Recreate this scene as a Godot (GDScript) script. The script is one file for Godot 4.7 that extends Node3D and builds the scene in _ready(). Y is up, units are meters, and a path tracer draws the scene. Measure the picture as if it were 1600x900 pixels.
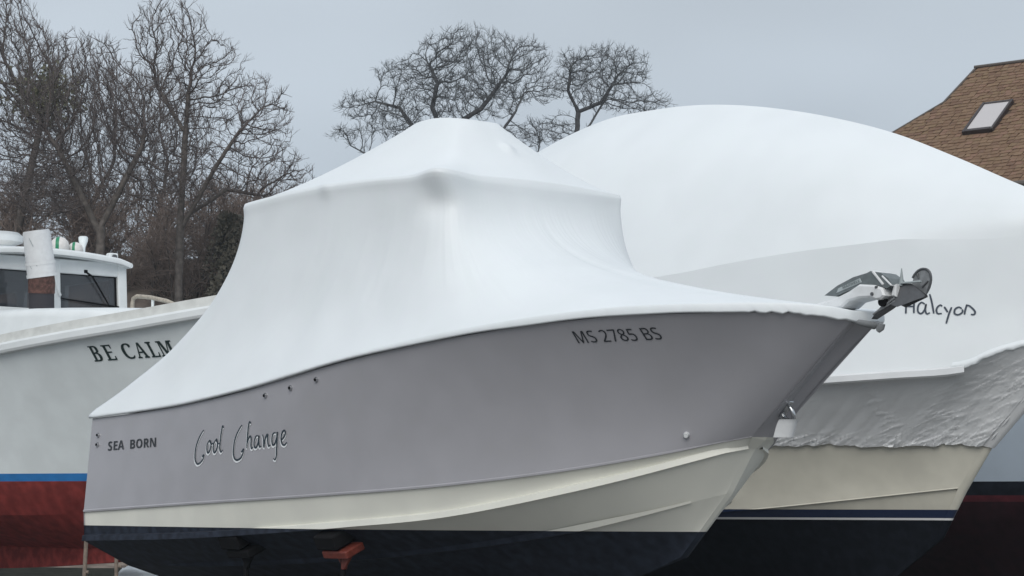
extends Node3D

# ------------------------------------------------------------------ mesh helper
class MB:
	var v := PackedVector3Array()
	var n := PackedVector3Array()
	var c := PackedColorArray()
	var col := Color(1, 1, 1)
	var ix := PackedInt32Array()

	func vert(p: Vector3, nn: Vector3) -> int:
		v.append(p); n.append(nn); c.append(col)
		return v.size() - 1

	func tri(a: int, b: int, d: int) -> void:
		var g := (v[b] - v[a]).cross(v[d] - v[a])
		if g.length_squared() < 1e-16:
			return
		if g.dot(n[a] + n[b] + n[d]) > 0.0:
			ix.append_array([a, d, b])
		else:
			ix.append_array([a, b, d])

	func flat_tri(a: Vector3, b: Vector3, d: Vector3, outw: Vector3) -> void:
		var g := (b - a).cross(d - a).normalized()
		if g.dot(outw) < 0.0:
			g = -g
		tri(vert(a, g), vert(b, g), vert(d, g))

	func quad(a: Vector3, b: Vector3, d: Vector3, e: Vector3, outw: Vector3) -> void:
		flat_tri(a, b, d, outw)
		flat_tri(a, d, e, outw)

	# rows of points, smooth normals; side +1 or -1 picks the way the normals point
	func grid(g: Array, closed := false, side := 1.0) -> void:
		var nr := g.size()
		var nc: int = g[0].size()
		var base := v.size()
		for i in nr:
			for j in nc:
				var i0 := maxi(i - 1, 0)
				var i1 := mini(i + 1, nr - 1)
				var j0 := (j - 1 + nc) % nc if closed else maxi(j - 1, 0)
				var j1 := (j + 1) % nc if closed else mini(j + 1, nc - 1)
				var di: Vector3 = g[i1][j] - g[i0][j]
				var dj: Vector3 = g[i][j1] - g[i][j0]
				var nn := di.cross(dj)
				if nn.length_squared() < 1e-14:
					var k := mini(i + 2, nr - 1)
					var k0 := maxi(i - 2, 0)
					nn = (g[k][j] - g[k0][j]).cross(g[clampi(i + (1 if i < nr / 2 else -1), 0, nr - 1)][j1] - g[clampi(i + (1 if i < nr / 2 else -1), 0, nr - 1)][j0])
				vert(g[i][j], nn.normalized() * side)
		for i in nr - 1:
			for j in (nc if closed else nc - 1):
				var j1 := (j + 1) % nc
				var a := base + i * nc + j
				var b := base + i * nc + j1
				var d := base + (i + 1) * nc + j1
				var e := base + (i + 1) * nc + j
				tri(a, b, d)
				tri(a, d, e)

	func tube(p: Array, r: Array, sides := 8, caps := true) -> void:
		var ref := Vector3.UP
		var rings := []
		for i in p.size():
			var t: Vector3 = (p[mini(i + 1, p.size() - 1)] - p[maxi(i - 1, 0)]).normalized()
			if absf(t.dot(ref)) > 0.95:
				ref = Vector3.RIGHT if absf(t.x) < 0.9 else Vector3.FORWARD
			var s := t.cross(ref).normalized()
			var u := s.cross(t).normalized()
			ref = u
			var ring := []
			for k in sides:
				var a := TAU * k / sides
				ring.append(vert(p[i] + (s * cos(a) + u * sin(a)) * r[i], s * cos(a) + u * sin(a)))
			rings.append(ring)
		for i in p.size() - 1:
			for k in sides:
				var k1 := (k + 1) % sides
				tri(rings[i][k], rings[i][k1], rings[i + 1][k1])
				tri(rings[i][k], rings[i + 1][k1], rings[i + 1][k])
		if caps:
			for e in [0, p.size() - 1]:
				var t2: Vector3 = (p[1] - p[0]).normalized() * -1.0 if e == 0 else (p[e] - p[e - 1]).normalized()
				for k in range(1, sides - 1):
					flat_tri(v[rings[e][0]], v[rings[e][k]], v[rings[e][k + 1]], t2)

	# a twig: a light frustum without caps
	func twig(a: Vector3, b: Vector3, ra: float, rb: float, sides: int) -> void:
		var t := b - a
		if t.length_squared() < 1e-8:
			return
		t = t.normalized()
		var s := t.cross(Vector3.UP if absf(t.y) < 0.9 else Vector3.RIGHT).normalized()
		var u := s.cross(t)
		var base := v.size()
		for k in sides:
			var q := TAU * k / sides
			var d := s * cos(q) + u * sin(q)
			vert(a + d * ra, d)
			vert(b + d * rb, d)
		for k in sides:
			var k1 := (k + 1) % sides
			ix.append_array([base + 2 * k, base + 2 * k1 + 1, base + 2 * k + 1, base + 2 * k, base + 2 * k1, base + 2 * k1 + 1])

	# box with chamfered edges, centre o, half sizes h, axes b
	func box(o: Vector3, h: Vector3, b := Basis.IDENTITY, ch := 0.01) -> void:
		ch = minf(ch, minf(h.x, minf(h.y, h.z)) * 0.8)
		for ax in 3:
			for s in [-1.0, 1.0]:
				var p := []
				for q in [[-1, -1], [1, -1], [1, 1], [-1, 1]]:
					var w := Vector3()
					w[ax] = h[ax] * s
					w[(ax + 1) % 3] = (h[(ax + 1) % 3] - ch) * q[0]
					w[(ax + 2) % 3] = (h[(ax + 2) % 3] - ch) * q[1]
					p.append(o + b * w)
				var nn := Vector3(); nn[ax] = s
				quad(p[0], p[1], p[2], p[3], b * nn)
		for ax in 3:
			var a1 := (ax + 1) % 3
			var a2 := (ax + 2) % 3
			for s1 in [-1.0, 1.0]:
				for s2 in [-1.0, 1.0]:
					var p := []
					for q in [[-1, 0], [1, 0], [1, 1], [-1, 1]]:
						var w := Vector3()
						w[ax] = (h[ax] - ch) * q[0]
						w[a1] = (h[a1] - (0.0 if q[1] == 0 else ch)) * s1
						w[a2] = (h[a2] - (ch if q[1] == 0 else 0.0)) * s2
						p.append(o + b * w)
					var nn := Vector3(); nn[a1] = s1; nn[a2] = s2
					quad(p[0], p[1], p[2], p[3], b * nn)
		for sx in [-1.0, 1.0]:
			for sy in [-1.0, 1.0]:
				for sz in [-1.0, 1.0]:
					flat_tri(o + b * Vector3(h.x * sx, (h.y - ch) * sy, (h.z - ch) * sz), o + b * Vector3((h.x - ch) * sx, h.y * sy, (h.z - ch) * sz), o + b * Vector3((h.x - ch) * sx, (h.y - ch) * sy, h.z * sz), b * Vector3(sx, sy, sz))

	# a flat outline (x, y) given thickness along z, with a small bevel
	func plate(outline: PackedVector2Array, z0: float, z1: float, bev := 0.006) -> void:
		var inner := outline.duplicate()
		var ins := Geometry2D.offset_polygon(outline, -bev, Geometry2D.JOIN_MITER)
		if ins.size() == 1 and ins[0].size() == outline.size() and not Geometry2D.triangulate_polygon(ins[0]).is_empty():
			inner = ins[0]
		else:
			bev = 0.0
		for s in [0, 1]:
			var z := z1 if s == 1 else z0
			var nn := Vector3(0, 0, 1 if s == 1 else -1)
			var t := Geometry2D.triangulate_polygon(inner)
			for k in range(0, t.size(), 3):
				flat_tri(Vector3(inner[t[k]].x, inner[t[k]].y, z), Vector3(inner[t[k + 1]].x, inner[t[k + 1]].y, z), Vector3(inner[t[k + 2]].x, inner[t[k + 2]].y, z), nn)
		# bevel ring: the outline stands a little inside the faces
		var cw := Geometry2D.is_polygon_clockwise(outline)
		var zb0 := z0 + bev
		var zb1 := z1 - bev
		var m := outline.size()
		for k in m:
			var a := outline[k]
			var b := outline[(k + 1) % m]
			var e := (b - a).normalized()
			var o2 := Vector2(e.y, -e.x) * (-1.0 if cw else 1.0)
			var o := Vector3(o2.x, o2.y, 0)
			quad(Vector3(a.x, a.y, zb0), Vector3(b.x, b.y, zb0), Vector3(b.x, b.y, zb1), Vector3(a.x, a.y, zb1), o)
			if bev > 0.0:
				var best := 0
				for q in m:
					if inner[q].distance_squared_to(a) < inner[best].distance_squared_to(a):
						best = q
				var ia := inner[best]
				best = 0
				for q in m:
					if inner[q].distance_squared_to(b) < inner[best].distance_squared_to(b):
						best = q
				var ib := inner[best]
				quad(Vector3(a.x, a.y, zb1), Vector3(b.x, b.y, zb1), Vector3(ib.x, ib.y, z1), Vector3(ia.x, ia.y, z1), o + Vector3(0, 0, 1))
				quad(Vector3(a.x, a.y, zb0), Vector3(b.x, b.y, zb0), Vector3(ib.x, ib.y, z0), Vector3(ia.x, ia.y, z0), o - Vector3(0, 0, 1))

	# [above, below] of the plane y = h
	func cut(h: float) -> Array:
		var up := MB.new()
		var dn := MB.new()
		for k in range(0, ix.size(), 3):
			var id := [ix[k], ix[k + 1], ix[k + 2]]
			for side in 2:
				var out_p := []
				for e in 3:
					var a: int = id[e]
					var b: int = id[(e + 1) % 3]
					var ya := (v[a].y - h) * (1.0 if side == 0 else -1.0)
					var yb := (v[b].y - h) * (1.0 if side == 0 else -1.0)
					if ya >= 0.0:
						out_p.append([v[a], n[a]])
					if (ya >= 0.0) != (yb >= 0.0):
						var f := ya / (ya - yb)
						out_p.append([v[a].lerp(v[b], f), n[a].lerp(n[b], f)])
				var m := up if side == 0 else dn
				if out_p.size() >= 3:
					var q := []
					for p in out_p:
						q.append(m.vert(p[0], p[1]))
					for e in range(1, q.size() - 1):
						m.tri(q[0], q[e], q[e + 1])
		return [up, dn]

	func done(m: Material) -> ArrayMesh:
		var a := []
		a.resize(Mesh.ARRAY_MAX)
		a[Mesh.ARRAY_VERTEX] = v
		a[Mesh.ARRAY_NORMAL] = n
		a[Mesh.ARRAY_COLOR] = c
		a[Mesh.ARRAY_INDEX] = ix
		var am := ArrayMesh.new()
		am.add_surface_from_arrays(Mesh.PRIMITIVE_TRIANGLES, a)
		am.surface_set_material(0, m)
		return am

# ------------------------------------------------------------------ scene helpers
var taken := {}
var rng := RandomNumberGenerator.new()

func numbered(called: String) -> String:
	var k: int = taken.get(called, 0)
	taken[called] = k + 1
	return called if k == 0 else "%s_%03d" % [called, k]

func tag(o: Node, label: String, category: String, group := "") -> Node:
	o.set_meta("label", label)
	o.set_meta("category", category)
	if group != "":
		o.set_meta("group", group)
	return o

func thing(called: String, label: String, category: String, where: Transform3D, group := "") -> Node3D:
	var o := Node3D.new()
	o.name = numbered(called)
	add_child(o)
	o.transform = where
	tag(o, label, category, group)
	return o

func obj(called: String, mb, m: Material, parent: Node = null) -> MeshInstance3D:
	var o := MeshInstance3D.new()
	o.mesh = mb.done(m) if mb is MB else mb
	if parent == null or parent == self:
		o.name = numbered(called)
		add_child(o)
	else:
		var k := 0
		var nm := called
		while parent.has_node(NodePath(nm)):
			k += 1
			nm = "%s_%03d" % [called, k]
		o.name = nm
		parent.add_child(o)
	return o

func struct(called: String, mb, m: Material) -> MeshInstance3D:
	var o := obj(called, mb, m)
	o.set_meta("kind", "structure")
	return o

func noise_tex(f: float, ramp_a: Color, ramp_b: Color, sd: int, size := 512, oct := 5) -> NoiseTexture2D:
	var fn := FastNoiseLite.new()
	fn.seed = sd
	fn.noise_type = FastNoiseLite.TYPE_SIMPLEX_SMOOTH
	fn.frequency = f
	fn.fractal_octaves = oct
	var t := NoiseTexture2D.new()
	t.width = size; t.height = size
	t.noise = fn
	t.seamless = true
	var g := Gradient.new()
	g.set_color(0, ramp_a); g.set_color(1, ramp_b)
	g.set_offset(0, 0.25); g.set_offset(1, 0.75)
	t.color_ramp = g
	return t

func bump_tex(f: float, sd: int, strength: float, size := 512) -> NoiseTexture2D:
	var fn := FastNoiseLite.new()
	fn.seed = sd
	fn.frequency = f
	fn.fractal_octaves = 4
	var t := NoiseTexture2D.new()
	t.width = size; t.height = size
	t.noise = fn
	t.seamless = true
	t.as_normal_map = true
	t.bump_strength = strength
	return t

func mat(lin: Color, rough := 0.6, metal := 0.0, spec := 0.5) -> StandardMaterial3D:
	var m := StandardMaterial3D.new()
	m.albedo_color = lin.linear_to_srgb()
	m.roughness = rough
	m.metallic = metal
	m.metallic_specular = spec
	return m

# weathered paint: the colour varies a little over the surface (own axes, metres)
func paint(lin: Color, rough: float, vary: float, sd: int, scale := 0.6, bump := 0.0, spec := 0.5) -> StandardMaterial3D:
	var m := mat(Color(1, 1, 1), rough, 0.0, spec)
	var a := Color(lin.r * (1.0 - vary), lin.g * (1.0 - vary), lin.b * (1.0 - vary)).linear_to_srgb()
	var b := Color(lin.r * (1.0 + vary), lin.g * (1.0 + vary), lin.b * (1.0 + vary)).linear_to_srgb()
	m.albedo_texture = noise_tex(0.012, a, b, sd)
	m.uv1_triplanar = true
	m.uv1_scale = Vector3.ONE * scale
	if bump > 0.0:
		m.normal_enabled = true
		m.normal_texture = bump_tex(0.02, sd + 7, 2.0)
		m.normal_scale = bump
	return m

# position along a run of control points (x, y, z), t in 0..1 by x, monotone cubic
func on_line(p: Array, t: float) -> Vector3:
	var x0: float = p[0].x
	var x1: float = p[p.size() - 1].x
	var x := lerpf(x0, x1, t)
	var i := 0
	while i < p.size() - 2 and x > p[i + 1].x:
		i += 1
	var h: float = p[i + 1].x - p[i].x
	var s: float = (x - p[i].x) / h
	var r := Vector3(x, 0, 0)
	for k in [1, 2]:
		var d: float = (p[i + 1][k] - p[i][k]) / h
		var dl: float = d if i == 0 else (p[i][k] - p[i - 1][k]) / (p[i].x - p[i - 1].x)
		var dr: float = d if i + 2 >= p.size() else (p[i + 2][k] - p[i + 1][k]) / (p[i + 2].x - p[i + 1].x)
		var m0 := (dl + d) * 0.5 if dl * d > 0.0 else 0.0
		var m1 := (d + dr) * 0.5 if d * dr > 0.0 else 0.0
		if i == 0: m0 = d
		if i + 2 >= p.size(): m1 = d
		m0 = clampf(m0, -3.0 * absf(d), 3.0 * absf(d))
		m1 = clampf(m1, -3.0 * absf(d), 3.0 * absf(d))
		var s2: float = s * s
		var s3: float = s2 * s
		r[k] = (2 * s3 - 3 * s2 + 1) * p[i][k] + (s3 - 2 * s2 + s) * h * m0 + (-2 * s3 + 3 * s2) * p[i + 1][k] + (s3 - s2) * h * m1
	return r

# hull lines are written (along, up, out): x forward, y up, z to starboard
func L(a: Array) -> Array:
	var r := []
	for q in a:
		r.append(Vector3(q[0], q[2], q[1]))
	return r

func bow_t(i: int, n: int) -> float:
	return 1.0 - pow(1.0 - float(i) / n, 1.5)

# grid between two hull lines; hollow(t) pulls the middle inboard (flare)
func panel(la: Array, lb: Array, nt: int, ns: int, hollow := 0.0, hollow_from := 0.4, inset_a := 0.0) -> Array:
	var g := []
	for i in nt + 1:
		var t := bow_t(i, nt)
		var a := on_line(la, t)
		var b := on_line(lb, t)
		a.z = maxf(a.z - inset_a, 0.0)
		var hh := hollow * smoothstep(hollow_from, 0.85, t) * (1.0 - smoothstep(0.9, 1.0, t) * 0.7)
		var row := []
		for j in ns + 1:
			var s := float(j) / ns
			var p := a.lerp(b, s)
			p.z = maxf(p.z - hh * 4.0 * s * (1.0 - s), 0.0)
			row.append(p)
		g.append(row)
	return g

func mirrored(g: Array) -> Array:
	var r := []
	for row in g:
		var q := []
		for p in row:
			q.append(Vector3(p.x, p.y, -p.z))
		r.append(q)
	return r

func both(mb: MB, g: Array) -> void:
	mb.grid(g, false, 1.0 if (g[1][0] - g[0][0]).cross(g[0][1] - g[0][0]).z > 0.0 else -1.0)
	var m := mirrored(g)
	mb.grid(m, false, 1.0 if (m[1][0] - m[0][0]).cross(m[0][1] - m[0][0]).z < 0.0 else -1.0)

# a strip swept along a hull line: section points (out, up), both sides of the boat
func swept(mb: MB, line: Array, sec: Array, t0: float, t1: float, n: int, taper := 0.0, sides := [1.0, -1.0]) -> void:
	for s in sides:
		var g := []
		for i in n + 1:
			var t := lerpf(t0, t1, float(i) / n)
			var p := on_line(line, t)
			var q := on_line(line, minf(t + 0.004, 1.0)) - on_line(line, maxf(t - 0.004, 0.0))
			var o := Vector3(-q.z, 0, q.x).normalized()
			var k := 1.0 - taper * smoothstep(0.85, 1.0, float(i) / n) - taper * (1.0 - smoothstep(0.0, 0.1, float(i) / n))
			var row := []
			for e in sec:
				var w: Vector3 = p + o * e[0] * k + Vector3(0, e[1] * k, 0)
				row.append(Vector3(w.x, w.y, w.z * s))
			g.append(row)
		# flat faces along the section
		for j in sec.size() - 1:
			var sub := []
			for row in g:
				sub.append([row[j], row[j + 1]])
			var e0: Array = sec[j]
			var e1: Array = sec[j + 1]
			var nn := (sub[1][0] - sub[0][0]).cross(sub[0][1] - sub[0][0]) as Vector3
			var want := Vector3(0, e0[0] - e1[0], (e1[1] - e0[1]) * s)
			mb.grid(sub, false, 1.0 if nn.dot(want) * 1.0 > 0.0 else -1.0)

# where (x, y) falls on a side grid: [point, normal]
func on_grid(g: Array, x: float, y: float) -> Array:
	for i in g.size() - 1:
		for j in g[0].size() - 1:
			for k in 2:
				var a: Vector3 = g[i][j]
				var b: Vector3 = g[i + 1][j] if k == 0 else g[i + 1][j + 1]
				var d: Vector3 = g[i + 1][j + 1] if k == 0 else g[i][j + 1]
				if x < minf(a.x, minf(b.x, d.x)) or x > maxf(a.x, maxf(b.x, d.x)):
					continue
				var det := (b.x - a.x) * (d.y - a.y) - (d.x - a.x) * (b.y - a.y)
				if absf(det) < 1e-12:
					continue
				var l1 := ((x - a.x) * (d.y - a.y) - (d.x - a.x) * (y - a.y)) / det
				var l2 := ((b.x - a.x) * (y - a.y) - (x - a.x) * (b.y - a.y)) / det
				if l1 >= -1e-6 and l2 >= -1e-6 and l1 + l2 <= 1.00001:
					var nn := (b - a).cross(d - a).normalized()
					if nn.z < 0.0: nn = -nn
					return [a + (b - a) * l1 + (d - a) * l2, nn]
	return []

func lettering(called: String, text: String, font: Array, bold: bool, g: Array, a: Vector2, b: Vector2, cap: float, lean: float, m: Material, parent: Node, lift := 0.004) -> void:
	var f := SystemFont.new()
	f.font_names = PackedStringArray(font)
	if bold: f.font_weight = 700
	var tm := TextMesh.new()
	tm.font = f
	tm.text = text
	tm.font_size = 64
	tm.pixel_size = 0.01
	tm.depth = 0.0
	tm.curve_step = 1.0
	var arr := tm.get_mesh_arrays()
	var vs: PackedVector3Array = arr[Mesh.ARRAY_VERTEX]
	var id: PackedInt32Array = arr[Mesh.ARRAY_INDEX]
	var lo := vs[0]
	var hi := vs[0]
	for p in vs:
		lo = lo.min(p); hi = hi.max(p)
	var mb := MB.new()
	for p in vs:
		var fx := (p.x - lo.x) / (hi.x - lo.x)
		var fy := (p.y - lo.y) / (hi.y - lo.y)
		var base := a.lerp(b, fx)
		var hit := on_grid(g, base.x + fy * lean, base.y + fy * cap)
		if hit.is_empty():
			mb.vert(Vector3(base.x, base.y + fy * cap, 0), Vector3(0, 0, 1))
		else:
			mb.vert(hit[0] + hit[1] * lift, hit[1])
	for k in range(0, id.size(), 3):
		mb.tri(id[k], id[k + 1], id[k + 2])
	obj(called, mb, m, parent)

# brush strokes on a side grid
func strokes(called: String, list: Array, width: float, g: Array, m: Material, parent: Node, lift: float, shift := Vector2.ZERO, taper := 0.5) -> void:
	var mb := MB.new()
	for st in list:
		var pts := []
		var n: int = st.size()
		for i in n - 1:
			var p0 := Vector2(st[maxi(i - 1, 0)][0], st[maxi(i - 1, 0)][1])
			var p1 := Vector2(st[i][0], st[i][1])
			var p2 := Vector2(st[i + 1][0], st[i + 1][1])
			var p3 := Vector2(st[mini(i + 2, n - 1)][0], st[mini(i + 2, n - 1)][1])
			for k in 5:
				pts.append(p1.cubic_interpolate(p2, p0, p3, k / 5.0) + shift)
		pts.append(Vector2(st[n - 1][0], st[n - 1][1]) + shift)
		var prev := -1
		for i in pts.size():
			var d: Vector2 = (pts[mini(i + 1, pts.size() - 1)] - pts[maxi(i - 1, 0)]).normalized()
			var q := Vector2(-d.y, d.x)
			var w := width * 0.5 * (1.0 - taper * pow(absf(2.0 * i / (pts.size() - 1.0) - 1.0), 3.0)) * (1.0 - 0.35 * taper * absf(d.x))
			var pair := []
			for s in [-1.0, 1.0]:
				var at: Vector2 = pts[i] + q * w * s
				var hit := on_grid(g, at.x, at.y)
				if hit.is_empty():
					hit = [Vector3(at.x, at.y, 0), Vector3(0, 0, 1)]
				pair.append(mb.vert(hit[0] + hit[1] * lift, hit[1]))
			if prev >= 0:
				mb.tri(prev, prev + 1, pair[1])
				mb.tri(prev, pair[1], pair[0])
			prev = pair[0]
	obj(called, mb, m, parent)

func frame(x: float, d: float, deg: float) -> Transform3D:
	return Transform3D(Basis(Vector3.UP, -deg_to_rad(deg)), Vector3(x, 0, -d))

# ------------------------------------------------------------------ materials
var M := {}

func make_materials() -> void:
	M.hull_grey = paint(Color(0.375, 0.37, 0.395), 0.32, 0.035, 11, 0.35)
	M.cream = paint(Color(0.74, 0.735, 0.665), 0.45, 0.03, 12, 0.4)
	M.cream_old = paint(Color(0.60, 0.58, 0.50), 0.5, 0.07, 13, 0.5)
	M.navy = paint(Color(0.020, 0.025, 0.038), 0.75, 0.35, 14, 1.2, 0.25, 0.3)
	M.black_bottom = paint(Color(0.008, 0.010, 0.015), 0.8, 0.3, 15, 1.2, 0.2, 0.25)
	M.stripe_navy = mat(Color(0.012, 0.022, 0.06), 0.3)
	M.stripe_white = mat(Color(0.7, 0.7, 0.7), 0.4)
	M.stripe_blue = paint(Color(0.02, 0.17, 0.45), 0.45, 0.12, 16, 0.8)
	M.red_bottom = paint(Color(0.20, 0.034, 0.030), 0.8, 0.3, 17, 0.9, 0.3, 0.3)
	M.dull_red = paint(Color(0.075, 0.014, 0.02), 0.7, 0.3, 38, 0.9, 0.2, 0.3)
	M.dark_red = paint(Color(0.022, 0.006, 0.009), 0.8, 0.25, 18, 0.9, 0.2, 0.3)
	M.white_hull = paint(Color(0.82, 0.87, 0.88), 0.45, 0.05, 19, 0.35)
	M.white_gel = paint(Color(0.72, 0.75, 0.76), 0.4, 0.04, 20, 0.5)
	M.blue_hull = paint(Color(0.45, 0.52, 0.60), 0.35, 0.03, 21, 0.4)
	M.wrap = paint(Color(0.765, 0.80, 0.82), 0.42, 0.02, 22, 0.25, 0.10, 0.45)
	M.wrap_skirt = paint(Color(0.70, 0.71, 0.72), 0.2, 0.04, 23, 0.5, 0.0, 0.7)
	M.ink = mat(Color(0.02, 0.024, 0.03), 0.5)
	M.ink_blue = mat(Color(0.02, 0.035, 0.05), 0.4)
	M.ink_soft = mat(Color(0.045, 0.06, 0.085), 0.6)
	M.ink_green = mat(Color(0.012, 0.03, 0.03), 0.5)
	M.letter_white = mat(Color(0.82, 0.84, 0.86), 0.4)
	M.steel = mat(Color(0.55, 0.56, 0.57), 0.22, 1.0)
	M.galv = paint(Color(0.22, 0.23, 0.24), 0.5, 0.15, 24, 3.0)
	M.dark_metal = paint(Color(0.085, 0.088, 0.095), 0.45, 0.12, 25, 3.0)
	M.mid_metal = paint(Color(0.13, 0.15, 0.155), 0.45, 0.10, 26, 3.0)
	M.white_plastic = paint(Color(0.70, 0.71, 0.72), 0.4, 0.04, 27, 2.0)
	M.label_grey = mat(Color(0.36, 0.40, 0.41), 0.5)
	M.rubber = mat(Color(0.010, 0.010, 0.011), 0.85, 0.0, 0.2)
	M.orange = paint(Color(0.15, 0.028, 0.017), 0.6, 0.2, 28, 3.0)
	M.rust = paint(Color(0.095, 0.045, 0.036), 0.75, 0.5, 29, 3.0, 0.3)
	M.wood = paint(Color(0.20, 0.16, 0.13), 0.8, 0.25, 30, 2.0, 0.3)
	M.pale_wood = paint(Color(0.42, 0.38, 0.32), 0.7, 0.2, 37, 3.0)
	M.glass = mat(Color(0.05, 0.055, 0.065), 0.06)
	M.glass.transparency = BaseMaterial3D.TRANSPARENCY_ALPHA
	M.glass.albedo_color.a = 0.6
	M.cabin_dark = mat(Color(0.035, 0.033, 0.04), 0.8)
	M.green_paint = mat(Color(0.012, 0.21, 0.10), 0.4)
	M.buoy_white = paint(Color(0.68, 0.66, 0.64), 0.45, 0.05, 31, 3.0)
	M.bark = paint(Color(0.13, 0.115, 0.105), 0.9, 0.3, 32, 0.8, 0.6, 0.2)
	M.twig = mat(Color(0.14, 0.12, 0.115), 0.9, 0.0, 0.2)
	M.bark_oak = paint(Color(0.09, 0.09, 0.095), 0.9, 0.25, 33, 0.8, 0.5, 0.2)
	M.twig_oak = mat(Color(0.13, 0.135, 0.14), 0.9, 0.0, 0.2)
	M.brush = mat(Color(0.25, 0.20, 0.175), 0.9, 0.0, 0.2)
	M.ivy = mat(Color(0.12, 0.12, 0.07), 0.7)
	M.evergreen = mat(Color(0.10, 0.092, 0.07), 0.8)
	M.earth = paint(Color(0.17, 0.14, 0.12), 0.95, 0.4, 34, 0.2, 0.8, 0.2)
	M.gravel = paint(Color(0.19, 0.187, 0.18), 0.95, 0.3, 35, 0.5, 0.7, 0.2)
	M.toe = paint(Color(0.58, 0.59, 0.57), 0.6, 0.1, 40, 1.0)
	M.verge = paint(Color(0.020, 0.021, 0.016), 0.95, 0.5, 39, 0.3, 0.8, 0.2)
	M.roof_trim = mat(Color(0.10, 0.085, 0.075), 0.7)
	M.wall_shingle = paint(Color(0.20, 0.17, 0.14), 0.9, 0.2, 36, 1.0, 0.4)
	M.roof_under = mat(Color(0.10, 0.07, 0.05), 0.9)
	M.sky_glass = mat(Color(0.50, 0.47, 0.47), 0.12)
	M.sky_frame = mat(Color(0.035, 0.026, 0.026), 0.5)

# ------------------------------------------------------------------ Cool Change
const CC_X := -2.543
const CC_D := 19.80
const CC_A := 47.8
var cc_sheer := []
var cc_rub := []
var cc_chine := []
var cc_strake := []
var cc_keel := []
var cc_side := []

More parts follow.
